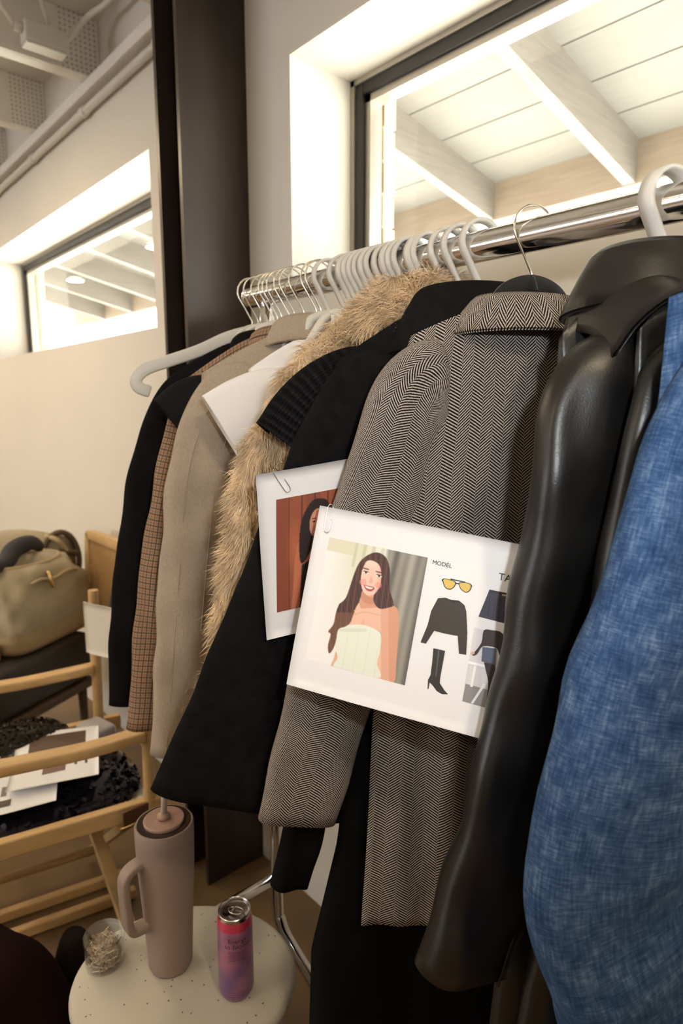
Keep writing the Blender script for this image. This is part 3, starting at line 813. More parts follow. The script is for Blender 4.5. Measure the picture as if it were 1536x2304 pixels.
def fur_on(mb, count, length, seed, out=.8, keep=None):
    rng = np.random.default_rng(seed)
    V = np.array(mb.v); tris = []
    for f in mb.f:
        if len(f) == 4: tris += [(f[0], f[1], f[2]), (f[0], f[2], f[3])]
    tris = np.array(tris); A, B, C_ = V[tris[:, 0]], V[tris[:, 1]], V[tris[:, 2]]
    nr = np.cross(B - A, C_ - A); ar = np.linalg.norm(nr, axis=1); nr = nr / (ar[:, None] + 1e-15)
    cen = (A + B + C_) / 3
    p = ar.copy()
    if keep is not None: p = p * keep(cen)
    p /= p.sum(); ids = rng.choice(len(tris), count, p=p)
    r1 = np.sqrt(rng.random(count))[:, None]; r2 = rng.random(count)[:, None]
    P = A[ids] * (1 - r1) + B[ids] * (r1 * (1 - r2)) + C_[ids] * (r1 * r2); N = nr[ids]
    cl = np.sin(P * 71.0 + 1.3)[:, [1, 2, 0]] * .35 + np.sin(P * 173.0)[:, [2, 0, 1]] * .25
    D = N * out + np.array([0, 0, -.75]) + cl + rng.normal(0, .28, (count, 3)); D /= np.linalg.norm(D, axis=1)[:, None]
    Ln = (length * (.55 + .7 * rng.random(count)))[:, None]
    side = np.cross(D, rng.normal(0, 1, (count, 3))); side /= np.linalg.norm(side, axis=1)[:, None] + 1e-9
    wd = (.00035 + .00035 * rng.random(count))[:, None]
    mid = P + D * Ln * .55; D2 = D + np.array([0, 0, -.45]); D2 /= np.linalg.norm(D2, axis=1)[:, None]
    tip = mid + D2 * Ln * .5
    vv = np.stack([P - side * wd, P + side * wd, mid + side * wd * .8, mid - side * wd * .8, tip], axis=1).reshape(-1, 3)
    q = MB(); q.v = vv.tolist()
    q.f = [t for i in range(count) for t in ((5 * i, 5 * i + 1, 5 * i + 2, 5 * i + 3), (5 * i + 3, 5 * i + 2, 5 * i + 4))]
    return q
setp(fur_on(fb, 40000, .024, 1, keep=lambda c: ((c - ffr.o) @ ffr.sd > -.12).astype(float)).build('fur_pile', MT['fur'], fbo, smooth=False), kind='stuff')
setp(fur_on(fs_, 40000, .024, 2).build('fur_pile', MT['fur'], fso, smooth=False), kind='stuff')
setp(fur_on(fc, 40000, .024, 3, out=.9).build('fur_pile', MT['fur'], fco, smooth=False), kind='stuff')
hang('plastic', -.655, 22, 'white plastic hanger holding the cream fur coat', 'hangers on the rail')

# ------------------------------------------------------------------ black knit, coat and dress
kfr = Frame(-.612, 24)
kt = garment('knit_sweater', 'black chunky rib-knit short-sleeved sweater between fur coat and wool coat', 'sweater', kfr, 1.0)
body(kfr, 1.540, .07, .17, 1.496, [(0, .17, .17), (.25, .20, .18), (1, .20, .18)], .98, (.016, .018), seed=11, folds=.003).build('body', MT['knit'], kt)
sleeve(kfr, [(.08, .002, 1.458), (.125, .004, 1.460), (.168, .006, 1.440), (.205, .006, 1.408), (.233, .006, 1.372)], [.04, .054, .060, .062, .062], [.012, .018, .020, .022, .022], seed=11, wr=.002, m=40).build('sleeve', MT['knit'], kt)
sleeve(kfr, [(-.12, 0, 1.50), (-.16, 0, 1.47), (-.2, 0, 1.39)], [.045, .055, .055], [.014, .02, .022], seed=12, m=40).build('sleeve', MT['knit'], kt)
collar(kfr, 1.548, .082, .022, .03, .006, tilt=.02, span=170, th=.006).build('neckband', MT['knit'], kt)
hang('plastic', -.612, 24, 'white plastic hanger holding the black rib-knit sweater', 'hangers on the rail')
hang('plastic', -.588, 24, 'white plastic hanger between the knit sweater hook and the wool coat hook', 'hangers on the rail')

ct, cfr = jacket('wool_coat', 'black wool coat with a printed photo sheet clipped to its sleeve', 'coat', -.556, 25, MT['blackwool'], 1.572, .205, 1.488,
       [(0, .205, .19), (.35, .25, .2), (1, .30, .21)], .83, (.022, .028),
       [(.09, .0, 1.470), (.15, .0, 1.452), (.195, .0, 1.38), (.232, .0, 1.29), (.300, .0, 1.10), (.385, .0, .893)], [.042, .056, .062, .066, .076, .086], [.016, .018, .018, .018, .018, .018],
       col=dict(zf=1.592, rs=.085, rw=.035, drop=.085, flare=.045, tilt=.02, span=165), seed=13, wr=.002, hem_tilt=.01)
hang('plastic', -.556, 25, 'white plastic hanger holding the black wool coat, nearest of the white cluster', 'hangers on the rail')

dfr = Frame(-.520, 24)
dt = garment('long_dress', 'long black ribbed dress hanging low behind the herringbone jacket', 'dress', dfr, .2)
body(dfr, 1.535, .09, .17, 1.48, [(0, .17, .17), (.2, .18, .17), (.5, .23, .18), (.62, .27, .19), (1, .285, .21)], .16, (.012, .026), seed=15, folds=.005).build('body', MT['blackdress'], dt)
sleeve(dfr, [(.10, -.004, 1.44), (.14, -.004, 1.42), (.18, -.004, 1.2), (.24, -.004, .98), (.300, -.002, .765)], [.036, .042, .040, .034, .027], [.010, .012, .012, .012, .014], seed=15).build('sleeve', MT['blackdress'], dt)

# ------------------------------------------------------------------ herringbone jacket
tt, tfr = jacket('herringbone_jacket', 'grey and black herringbone tweed jacket with a model card clipped on', 'jacket', -.474, 25, MT['tweed'], 1.560, .165, 1.516,
       [(0, .165, .17), (.07, .185, .185), (.25, .205, .19), (.6, .208, .195), (1, .225, .20)], .695, (.024, .024),
       [(.112, .008, 1.468), (.145, .010, 1.460), (.168, .008, 1.430), (.184, .004, 1.37), (.206, -.004, 1.29), (.262, -.008, 1.075), (.314, -.004, .888)], [.046, .050, .054, .058, .061, .060, .055], [.014, .016, .016, .016, .015, .015, .015],
       col=dict(zf=1.569, rs=.076, rw=.020, drop=.046, flare=.030, tilt=.012, span=160, th=.005), seed=17, folds=.0075, wr=.0018, neck_hw=.07, hem_tilt=.012, power=2.8, uk=.62, vk=1.2)
hang('velvet', -.474, 25, 'black velvet hanger with a thin chrome hook in the herringbone jacket', 'hangers on the rail', .15, 1.590, 1.462)

# ------------------------------------------------------------------ leather jacket
lt, lfr = jacket('leather_jacket', 'shiny black leather jacket with wide folded lapel, in front of the tweed', 'jacket', -.312, 20, MT['leather'], 1.560, .135, 1.500,
       [(0, .135, .18), (.3, .135, .19), (1, .19, .20)], .62, (.026, .030),
       [(.05, .030, 1.462), (.095, .036, 1.458), (.122, .040, 1.42), (.133, .042, 1.34), (.165, .042, 1.145), (.206, .042, .987), (.252, .040, .828)], [.040, .050, .056, .058, .058, .057, .058], [.022, .030, .032, .030, .027, .026, .026],
       col=dict(zf=1.598, rs=.080, rw=.045, drop=.062, flare=.028, tilt=.015, span=165, th=.006), seed=19, folds=.004, wr=.0030, power=2.6)
# folded lapel standing over the shoulder as an open arch
arch = cr([(.112, .0, 1.505), (.101, .0, 1.536), (.076, .0, 1.560), (.050, .0, 1.566), (.022, .0, 1.552), (.002, .0, 1.518), (-.004, .0, 1.488)], 28)
G = []
for i, p in enumerate(arch):
    t = i / 27; row = []
    for r_ in np.linspace(0, 1, 12):
        row.append(lfr(p[0] + .012 * r_ * (1 - 2 * t), -.02 + (.085 + .025 * math.sin(t * math.pi)) * r_, p[2] - .030 * r_ * r_ + .006 * math.sin(3 * r_)))
    G.append(row)
MB().sheet(G, .005).build('lapel', MT['leather'], lt)
# sleeve seam cord
sp = cr([(.115, .066, 1.44), (.118, .068, 1.3), (.140, .066, 1.12), (.178, .064, .96), (.222, .062, .815)], 50)
MB().tube([lfr(*p) for p in sp], .0018, 6).build('seam', MT['leather'], lt)
hang('wide', -.312, 20, 'wide white plastic hanger at the near right end of the rail', 'hangers on the rail', .11, 1.588, 1.46)
# second leather garment between
jacket('leather_coat', 'long dark leather coat squeezed between the leather jacket and the blue denim', 'coat', -.235, 20, MT['leather'], 1.555, .13, 1.500,
       [(0, .13, .18), (.3, .13, .19), (.6, .17, .2), (1, .25, .20)], .22, (.020, .026),
       [(.03, .02, 1.468), (.085, .024, 1.455), (.112, .026, 1.41), (.142, .026, 1.23), (.165, .024, 1.0), (.20, .02, .72)], [.036, .044, .046, .046, .048, .050], [.016, .020, .020, .020, .018, .018], seed=23, wr=.002)

# ------------------------------------------------------------------ denim
dn, nfr = jacket('denim_shirt', 'slubby mid-blue denim shirt, nearest garment at the right edge', 'shirt', -.165, 20, MT['denim'], 1.56, .19, 1.520,
       [(0, .19, .18), (.3, .2, .19), (1, .21, .20)], .55, (.03, .034),
       [(.07, .024, 1.462), (.115, .026, 1.448), (.148, .028, 1.39), (.170, .028, 1.30), (.190, .028, 1.227), (.230, .028, 1.063), (.224, .028, .985), (.194, .028, .90), (.13, .028, .72)], [.05, .066, .078, .084, .088, .090, .090, .090, .084], [.022, .03, .034, .036, .038, .040, .040, .040, .036],
       col=dict(zf=1.60, rs=.075, rw=.03, drop=.05, flare=.02), seed=27, folds=.005, wr=.003)
hang('plastic', -.16, 20, 'white plastic hanger holding the blue denim shirt', 'hangers on the rail')

# ------------------------------------------------------------------ printed sheets
class Paper:
    def __init__(s, TL, TR, BL, curl):
        s.o, s.a, s.b = (np.array(q, float) for q in (TL, TR - TL, BL - TL))
        n_ = np.cross(s.a, s.b); s.n = n_ / np.linalg.norm(n_)
        if s.n @ (CAMP - s.o) < 0: s.n = -s.n
        s.curl = curl
    def __call__(s, u, v, off=0.0): return s.o + s.a * u + s.b * v + s.n * (s.curl(u, v) + off)
    def sheet(s, nu=24, nv=18):
        return MB().sheet([[s(u, v) for u in np.linspace(0, 1, nu)] for v in np.linspace(0, 1, nv)], .0003)

def inside(px, py, poly):
    c = np.zeros(px.shape, bool); n_ = len(poly); j = n_ - 1
    for i in range(n_):
        xi, yi = poly[i]; xj, yj = poly[j]
        cond_ = ((yi > py) != (yj > py)) & (px < (xj - xi) * (py - yi) / (yj - yi + 1e-12) + xi)
        c ^= cond_; j = i
    return c

def lin(c): return np.array([((x / 255) / 12.92 if x / 255 <= .04045 else ((x / 255 + .055) / 1.055) ** 2.4) for x in c])

def polys_mesh(items, to_uv, pap):
    q = MB(); cols = []
    for poly, c, lay in items:
        pts = [pap(*to_uv(x, y), .0006 + .0003 * lay) for x, y in poly]
        q.add(pts, [tuple(range(len(pts)))]); cols += [lin(c)] * len(pts)
    return q, np.array(cols)

def smooth_poly(pts, n=6):
    P = np.array(pts, float); m = len(P); out = []
    for i in range(m):
        a, b_, c, d = P[(i - 1) % m], P[i], P[(i + 1) % m], P[(i + 2) % m]
        for t in np.arange(n) / n:
            out.append(0.5 * ((2 * b_) + (-a + c) * t + (2 * a - 5 * b_ + 4 * c - d) * t * t + (-a + 3 * b_ - 3 * c + d) * t ** 3))
    return [tuple(q) for q in out]
def ell(cx, cy, rx, ry, rot=0, n=24):
    a = R(rot); return [(cx + rx * math.cos(t) * math.cos(a) - ry * math.sin(t) * math.sin(a), cy + rx * math.cos(t) * math.sin(a) + ry * math.sin(t) * math.cos(a)) for t in np.linspace(0, 2 * math.pi, n, endpoint=False)]

def text_mesh(txt, size, align='LEFT'):
    cu = bpy.data.curves.new('t', 'FONT'); cu.body = txt; cu.size = size; cu.align_x = align; cu.resolution_u = 3
    ob = bpy.data.objects.new('t', cu); COL.objects.link(ob)
    dg = bpy.context.evaluated_depsgraph_get()
    me = bpy.data.meshes.new_from_object(ob.evaluated_get(dg))
    vs = [tuple(v.co) for v in me.vertices]; fs = [tuple(p.vertices) for p in me.polygons]
    bpy.data.objects.remove(ob); bpy.data.meshes.remove(me)
    return vs, fs

# --- model card on the herringbone jacket (landscape letter sheet)
def c2p(x, y): return np.array([560 + x / 2.2925, 1020 + y / 2.2925])
cpx = np.array([941.0, 1388.0]); pn = -ray(*cpx); pn /= np.linalg.norm(pn)
a_ = R(-9); rot = np.array([[math.cos(a_), -math.sin(a_), 0], [math.sin(a_), math.cos(a_), 0], [0, 0, 1]]); pn = rot @ pn
pc = CAMP + ray(*cpx) * .735
def hit(x, y): d = ray(x, y); return CAMP + d * (((pc - CAMP) @ pn) / (d @ pn))
TLp, TRp, BLp = hit(719, 1137), hit(719 + 518.6, 1137 + 100.3), hit(719 - 74.2, 1137 + 402.2)
pap1 = Paper(TLp, TRp, BLp, lambda u, v: -.010 * (u - .3) ** 2 + .002 * math.sin(3 * u + 2 * v))
card = thing('model_card', 'white printed model sheet with brunette portrait clipped to the herringbone jacket', 'paper', tuple(pap1(.1, 1)), 'printed model sheets')
pap1.sheet().build('sheet', MT['paper'], card)
UX = np.array([1189.0, 230.0]); VX = np.array([-170.0, 922.0]); Minv = np.linalg.inv(np.array([UX, VX]).T)
def to_uv1(x, y): q = Minv @ (np.array([x, y]) - np.array([365.0, 268.0])); return float(q[0]), float(q[1])

def photo_grid(pap, u0, v0, u1, v1, nu, nv, paint, name, parent, skew=0.0):
    """raster a little printed photograph into a colour attribute; paint(P,Q)->rgb with supersampling"""
    SS = 2
    pq = np.meshgrid((np.arange(nu * SS) + .5) / (nu * SS), (np.arange(nv * SS) + .5) / (nv * SS))
    img = paint(pq[0], pq[1]).reshape(nv, SS, nu, SS, 3).mean(axis=(1, 3))
    G = [[pap(u0 + (u1 - u0) * (i / (nu - 1)) + skew * j / (nv - 1), v0 + (v1 - v0) * j / (nv - 1), .0005) for i in range(nu)] for j in range(nv)]
    return MB().grid(G).build(name, MT['ink'], parent, cols=img.reshape(-1, 3))

# portrait: outlines measured on the sheet
PO = np.array([425.0, 438.0]); PU = np.array([527.0, 107.0]); PV = np.array([-127.0, 615.0]); PM = np.linalg.inv(np.array([PU, PV]).T)
def crop_of(P, Q): return PO[0] + PU[0] * P + PV[0] * Q, PO[1] + PU[1] * P + PV[1] * Q
hair = smooth_poly([(655, 524), (700, 522), (738, 552), (754, 610), (752, 690), (762, 752), (774, 780), (745, 792), (700, 798), (672, 772), (668, 735), (700, 690), (708, 620), (690, 575), (640, 560), (606, 600), (596, 680), (590, 740), (575, 790), (560, 830), (545, 868), (520, 888), (480, 905), (468, 960), (450, 1005), (430, 1022), (424, 985), (438, 930), (425, 915), (452, 880), (462, 840), (478, 790), (520, 745), (545, 690), (566, 620), (600, 560)])
hair_back = smooth_poly([(655, 524), (700, 522), (738, 552), (754, 620), (752, 700), (770, 780), (700, 798), (600, 790), (540, 868), (500, 880), (478, 790), (520, 745), (566, 620), (600, 560)])
face = ell(657, 640, 56, 96, 10)
neck = [(612, 700), (688, 716), (690, 770), (720, 790), (600, 800), (590, 770)]
skin = smooth_poly([(600, 770), (690, 780), (755, 778), (792, 800), (797, 870), (792, 960), (782, 1060), (768, 1148), (684, 1132), (684, 1060), (700, 1000), (706, 930), (690, 905), (620, 884), (540, 884), (520, 888), (560, 822), (580, 785)])
arm_l = smooth_poly([(470, 1010), (484, 1050), (470, 1092), (440, 1086), (455, 1050)])
topw = smooth_poly([(476, 896), (540, 880), (620, 880), (690, 906), (706, 935), (698, 1010), (684, 1062), (690, 1130), (466, 1092), (476, 1040), (458, 960)])
def paint1(P, Q):
    X, Y = crop_of(P, Q); img = np.ones(P.shape + (3,)) * lin((238, 236, 236))
    def put(mask, c, a=1.0): img[mask] = img[mask] * (1 - a) + lin(c) * a
    # backdrop: blown-out window at left, curtain at right
    g = np.clip((P - .05) / .6, 0, 1)
    warm = np.clip(1 - abs(P - .35 - .05 * Q) / .35, 0, 1) * np.clip(1.15 - Q * 1.1, 0, 1)
    img[:] = img * (1 - .6 * warm[..., None]) + lin((196, 198, 150)) * (.6 * warm[..., None])
    put((P < .28) & (Q < .11), (214, 210, 184), .8)
    cur = sm((P - .57 - .03 * np.sin(Q * 3)) / .06)[..., None]
    st = (.5 + .5 * np.sin(P * 60 + 2 * np.sin(Q * 2)))[..., None] * .5 + (.5 + .5 * np.sin(P * 23 + 1))[..., None] * .5
    curt = lin((98, 95, 90)) * (1 - st) + lin((168, 164, 152)) * st
    img[:] = img * (1 - cur) + curt * cur
    mid = (P > .28) & (P < .6) & (Q < .2)
    put(mid & (np.sin(P * 70) > .3), (165, 168, 130), .4)
    put(inside(X, Y, hair_back), (70, 46, 44))
    put(inside(X, Y, skin), (232, 186, 164)); put(inside(X, Y, arm_l), (222, 172, 144))
    sh = inside(X, Y, skin) & (X > 705); put(sh, (206, 144, 114), .5)
    armx = inside(X, Y, skin) & (X > 745); put(armx, (196, 128, 98), .35)
    put(inside(X, Y, smooth_poly([(560, 826), (620, 812), (700, 826), (704, 832), (620, 820), (562, 834)])), (206, 150, 126), .45)
    put(inside(X, Y, ell(612, 872, 8, 22)), (204, 146, 120), .4)
    put(inside(X, Y, neck), (212, 154, 130)); put(inside(X, Y, smooth_poly([(606, 716), (650, 745), (692, 735), (688, 768), (640, 775), (604, 752)])), (190, 130, 108), .6); put(inside(X, Y, face), (238, 196, 180))
    put(inside(X, Y, face) & (X + .18 * (Y - 640) > 690), (222, 166, 146), .5); put(inside(X, Y, ell(655, 575, 34, 18, 8)), (246, 212, 198), .5)
    put(inside(X, Y, topw), (226, 230, 216))
    put(inside(X, Y, topw) & (np.sin(X * .11 + Y * .02) > .92), (214, 220, 206), .4)
    put(inside(X, Y, smooth_poly([(496, 900), (620, 896), (618, 912), (500, 914)])), (196, 204, 190), .5)
    put(inside(X, Y, hair), (66, 42, 42))
    strand = inside(X, Y, hair) & (np.sin(X * .42 + 6 * np.sin(Y * .012)) > .45); put(strand, (104, 70, 60), .40); put(inside(X, Y, hair) & (np.sin(X * .21 + 4 * np.sin(Y * .009) + 1) > .7), (128, 90, 76), .35)
    tipz = inside(X, Y, hair) & (Y > 820) & (X < 600); put(tipz, (134, 96, 74), .45)
    put(inside(X, Y, ell(612, 668, 20, 16)), (226, 132, 120), .55); put(inside(X, Y, ell(692, 682, 18, 16)), (226, 132, 120), .55)
    for cx, cy in ((627, 620), (697, 637)):
        put(inside(X, Y, ell(cx, cy, 15, 6.5, 12)), (232, 222, 216)); put(inside(X, Y, ell(cx, cy, 6, 6)), (58, 36, 30)); put(inside(X, Y, ell(cx, cy - 5, 17, 2.8, 12)), (36, 24, 24))
        put(inside(X, Y, ell(cx - 1, cy - 19, 21, 3.4, 14)), (74, 50, 44))
    put(inside(X, Y, smooth_poly([(652, 640), (660, 640), (664, 668), (652, 674), (642, 668)])), (206, 140, 122), .5)
    put(inside(X, Y, smooth_poly([(616, 682), (640, 686), (672, 694), (666, 708), (645, 714), (625, 702)])), (176, 66, 76))
    put(inside(X, Y, smooth_poly([(622, 687), (640, 690), (664, 696), (655, 702), (636, 700)])), (240, 226, 222))
    put(inside(X, Y, [(566, 806), (572, 826), (570, 832), (563, 808)]), (214, 176, 110))
    # soft print: slight blur
    for _ in range(2): img[1:-1, 1:-1] = (img[1:-1, 1:-1] * 2 + img[:-2, 1:-1] + img[2:, 1:-1] + img[1:-1, :-2] + img[1:-1, 2:]) / 6
    return img
pu0, pv0 = to_uv1(*PO); pu1, pv1 = to_uv1(*(PO + PU + PV))
dq = to_uv1(*(PO + PV)); skew_ = dq[0] - pu0
photo_grid(pap1, pu0, pv0, pu0 + (to_uv1(*(PO + PU))[0] - pu0), pv1, 210, 250, paint1, 'portrait_print', card, skew=skew_)

BLK = (34, 30, 28)
def pr(name, items, parent=card, pap=pap1, to=to_uv1):
    q, c = polys_mesh(items, to, pap); return q.build(name, MT['ink'], parent, smooth=False, cols=c)
lensL = smooth_poly([(1028, 642), (1062, 646), (1090, 656), (1088, 676), (1066, 694), (1040, 688), (1028, 664)])
lensR = smooth_poly([(1108, 660), (1140, 658), (1168, 668), (1164, 694), (1142, 708), (1118, 694), (1108, 676)])
def shrink(p, k): 
    c = np.mean(p, axis=0); return [tuple(c + (np.array(q) - c) * k) for q in p]
pr('sunglasses_print', [(lensL, BLK, 0), (lensR, BLK, 0), (shrink(lensL, .86), (216, 184, 92), 1), (shrink(lensR, .86), (216, 184, 92), 1),
    ([(1066, 641), (1140, 655), (1139, 660), (1065, 646)], BLK, 0), ([(1088, 660), (1110, 664), (1110, 669), (1087, 665)], BLK, 0), ([(1022, 646), (1029, 645), (1028, 656), (1022, 655)], BLK, 1), ([(1166, 668), (1172, 672), (1170, 682), (1164, 680)], BLK, 1)])
pr('sweater_print', [([(1000, 738), (1036, 734), (1060, 744), (1105, 746), (1132, 768), (1140, 800), (1142, 900), (1133, 1002), (1098, 998), (1094, 915), (1030, 906), (978, 895), (935, 958), (908, 952), (945, 870), (965, 800)], (54, 47, 40), 0),
    (smooth_poly([(1040, 735), (1070, 745), (1102, 747), (1075, 757)]), (30, 26, 22), 1)])
pr('boot_print', [([(972, 978), (1000, 982), (1030, 988), (1018, 1045), (1004, 1110), (1000, 1140), (1022, 1172), (1040, 1190), (1010, 1191), (985, 1178), (962, 1150), (950, 1140), (943, 1172), (939, 1171), (942, 1128), (955, 1105), (964, 1050)], (46, 42, 42), 0),
    ([(996, 984), (1003, 985), (984, 1110), (979, 1109)], (92, 88, 88), 1)])
sk = [([(1256, 690), (1380, 712), (1372, 770), (1360, 856), (1198, 820), (1232, 744)], (48, 46, 64), 0), ([(1256, 690), (1380, 712), (1379, 722), (1253, 701)], (30, 28, 40), 1), ([(1316, 710), (1340, 714), (1339, 721), (1315, 717)], (190, 170, 130), 2)]
for k in range(5): sk.append(([(1258 + 24 * k, 722 + 4 * k), (1261 + 24 * k, 722 + 4 * k), (1245 + 26 * k, 815 + 6 * k), (1241 + 26 * k, 814 + 6 * k)], (32, 30, 46), 1))
pr('skirt_print', sk)
pr('figure_print', [([(1176, 872), (1350, 906), (1278, 1254), (1108, 1216)], (214, 212, 214), 0), ([(1126, 1136), (1300, 1172), (1278, 1254), (1108, 1216)], (140, 136, 138), 1),
    ([(1144, 1030), (1222, 1044), (1220, 1056), (1142, 1042)], (246, 246, 248), 2), ([(1170, 1050), (1182, 1052), (1160, 1150), (1148, 1148)], (238, 238, 242), 2), ([(1212, 1130), (1222, 1136), (1160, 1226), (1148, 1224)], (232, 232, 236), 2),
    (smooth_poly([(1222, 884), (1262, 882), (1312, 896), (1330, 980), (1296, 1000), (1280, 964), (1216, 958), (1186, 996), (1164, 1000), (1208, 944)], 3), (48, 34, 34), 3),
    ([(1160, 984), (1176, 988), (1172, 998), (1156, 996)], (214, 160, 140), 4),
    ([(1214, 962), (1280, 966), (1274, 1042), (1206, 1028)], (86, 92, 116), 3),
    ([(1218, 1032), (1272, 1042), (1270, 1110), (1276, 1190), (1270, 1250), (1250, 1246), (1252, 1150), (1232, 1240), (1222, 1242), (1236, 1120)], (44, 34, 36), 2)])
def put_text(txt, size, anchor, parent, name, m, pap=pap1, to=to_uv1, du=(.9818, .190)):
    vs, fs = text_mesh(txt, size); du = np.array(du); dv = np.array([du[1], -du[0]])
    P = [pap(*to(*(np.array(anchor) + du * x + dv * y)), .0007) for x, y, z in vs]
    return MB().add(P, fs).build(name, m, parent, smooth=False)
put_text('MODEL', 30, (974, 571), card, 'heading_text', MT['inkblack'])
put_text('TAYL', 50, (1299, 642), card, 'name_text', MT['inkblack'])

# --- second sheet on the black wool coat
def onframe(fr, w_, x, y):
    o_ = fr.o + fr.n * w_; d = ray(x, y); return CAMP + d * (((o_ - CAMP) @ fr.n) / (d @ fr.n))
TL2, BL2 = onframe(cfr, .040, 577, 1070), onframe(cfr, .040, 601, 1445)
dir2 = -cfr.sd * math.cos(R(9)) + np.array([0, 0, math.sin(R(9))])
v2 = BL2 - TL2; v2 *= .216 / np.linalg.norm(v2)
pap2 = Paper(TL2, TL2 + dir2 * .279, TL2 + v2, lambda u, v: .006 * math.sin(5.5 * u - 1.0) * (1 - .5 * v) - .004 * math.sin(3 * v))
card2 = thing('model_card', 'curled printed sheet of a dark-haired woman before wood slats, on the wool coat', 'paper', tuple(pap2(0, 1)), 'printed model sheets')
pap2.sheet().build('sheet', MT['paper'], card2)
hair2 = smooth_poly([(.40, .08), (.50, .06), (.60, .10), (.64, .25), (.62, .45), (.52, .52), (.44, .47), (.40, .52), (.33, .60), (.28, .58), (.27, .40), (.30, .22)])
def paint2(P, Q):
    img = np.ones(P.shape + (3,)) * lin((148, 78, 52))
    def put(mask, c, a=1.0): img[mask] = img[mask] * (1 - a) + lin(c) * a
    put((np.sin(P * 17 + .6) > .2), (126, 62, 42), .6)
    put(np.abs(np.sin(P * 21.0)) < .13, (52, 24, 20), .85)
    glow = np.clip(1 - np.hypot((P - .22) / .12, (Q - .45) / .3), 0, 1)[..., None]; img[:] = img + glow * lin((120, 70, 40)) * .8
    put(inside(P, Q, smooth_poly([(.27, .40), (.22, .55), (.20, .80), (.18, 1.0), (.26, 1.0), (.30, .75), (.36, .60), (.42, .54), (.36, .44)])), (192, 112, 78))
    put(inside(P, Q, smooth_poly([(.36, .46), (.60, .46), (.66, .60), (.64, .8), (.34, .75), (.32, .6)])), (196, 118, 84))
    put(inside(P, Q, [(.30, .62), (.42, .58), (.62, .60), (.66, 1.0), (.27, 1.0)]), (34, 22, 26))
    put(inside(P, Q, hair2), (34, 20, 18))
    put(inside(P, Q, ell(.475, .27, .085, .125, 8)), (212, 144, 116))
    put(inside(P, Q, [(.44, .36), (.53, .36), (.54, .48), (.42, .48)]), (196, 124, 98))
    put(inside(P, Q, hair2) & (P < .39), (34, 20, 18))
    for cx in (.44, .51): put(inside(P, Q, ell(cx, .255, .02, .008)), (44, 26, 24)); put(inside(P, Q, ell(cx, .228, .026, .006)), (50, 30, 26))
    put(inside(P, Q, ell(.475, .335, .028, .012)), (168, 70, 70))
    return img
photo_grid(pap2, .085, .165, .485, .845, 110, 150, paint2, 'portrait_print', card2, skew=-.028)

# paper clips
def clip(pap, u, v, label, ang=0.0, L_=.032):
    ca, sa = math.cos(ang), math.sin(ang)
    eu, ev = pap.a / np.linalg.norm(pap.a), pap.b / np.linalg.norm(pap.b)
    base = pap(u, v)
    path = [(-.004, .018, 1), (-.004, -.001, 1), (-.003, -.0035, .5), (0, -.0045, 0), (.003, -.0035, -.5), (.0035, .0, -1)]
    path = [(.0035, L_ * .45, 1)] + [(.0035, L_ * .85, 1), (.002, L_ * .97, 1), (0, L_, 1), (-.002, L_ * .97, 1), (-.0038, L_ * .85, 1), (-.0038, .004, 1), (-.003, -.002, .8), (-.0005, -.004, .2), (.002, -.002, -.6), (.003, .006, -1), (.003, .02, -1)]
    P = []
    for x, y, k in path:
        x2, y2 = x * ca - y * sa, x * sa + y * ca
        P.append(base + eu * x2 + ev * y2 + pap.n * (.0018 * k))
    o = MB().tube(cr(P, 60), .00048, 8).build('paper_clip', MT['clip']); setp(o, label, 'paper clip', 'paper clips')
clip(pap1, .055, .0, 'wire paper clip at the top left corner of the front model sheet')
clip(pap2, .09, .0, 'wire paper clip on the curled sheet on the wool coat', ang=-.5)

# ------------------------------------------------------------------ side table and what stands on it
TZ, TC = .46, (-.896, .437)
st = thing('side_table', 'rounded white speckled terrazzo drum side table', 'side table', (*TC, 0))
def oval(mb, kx, ky):      # slightly oval drum: longer across the aisle than deep
    out = []
    for x, y, z in mb.v:
        d = np.array([x - TC[0], y - TC[1]]); a_ = d @ RGT[:2] * kx; b_ = d @ FWD[:2] * ky
        q_ = RGT[:2] * a_ + FWD[:2] * b_; out.append((TC[0] + q_[0], TC[1] + q_[1], z))
    mb.v = out; return mb
oval(MB().lathe([(.10, -.034), (.185, -.034), (.193, -.028), (.197, -.018), (.197, -.012), (.194, -.004), (.186, 0), (.10, 0), (.001, 0)], (*TC, TZ), 72, True, True), 0.975, .80).build('table_top', MT['terrazzo'], st, autosmooth=50)
oval(MB().lathe([(.150, 0), (.166, .01), (.176, TZ - .034)], (*TC, 0), 64), 0.975, .80).build('drum', MT['terrazzo'], st, autosmooth=50)

tb = thing('tumbler', 'mauve insulated tumbler with side handle and straw lid', 'tumbler', (-.932, .429, TZ))
tx, ty = -.932, .429
H_ = .275
MB().lathe([(.030, .0), (.035, .002), (.0375, .008), (.0395, .05), (.0435, .13), (.0475, .20), (.0488, .25), (.0488, H_ - .003), (.047, H_), (.0445, H_), (.0435, H_ - .006), (.03, H_ - .008)], (tx, ty, TZ), 56).build('cup', MT['tumbler'], tb, autosmooth=50)
MB().lathe([(.0440, H_ - .0065), (.0440, H_ + .001), (.030, H_ + .001), (.030, H_ - .0065)], (tx, ty, TZ), 48).build('lid_ring', MT['gasket'], tb, autosmooth=40)
lpo = MB().lathe([(.001, H_ + .001), (.0335, H_ + .001), (.0340, H_ + .005), (.0325, H_ + .0065), (.001, H_ + .007)], (tx, ty, TZ), 48, False, True).build('lid_plug', MT['tumblid'], tb, autosmooth=40)
MB().tube([(tx, ty, TZ + H_ + .004), (tx + .001, ty + .004, TZ + H_ + .07)], .0052, 14).build('straw', MT['straw'], tb)
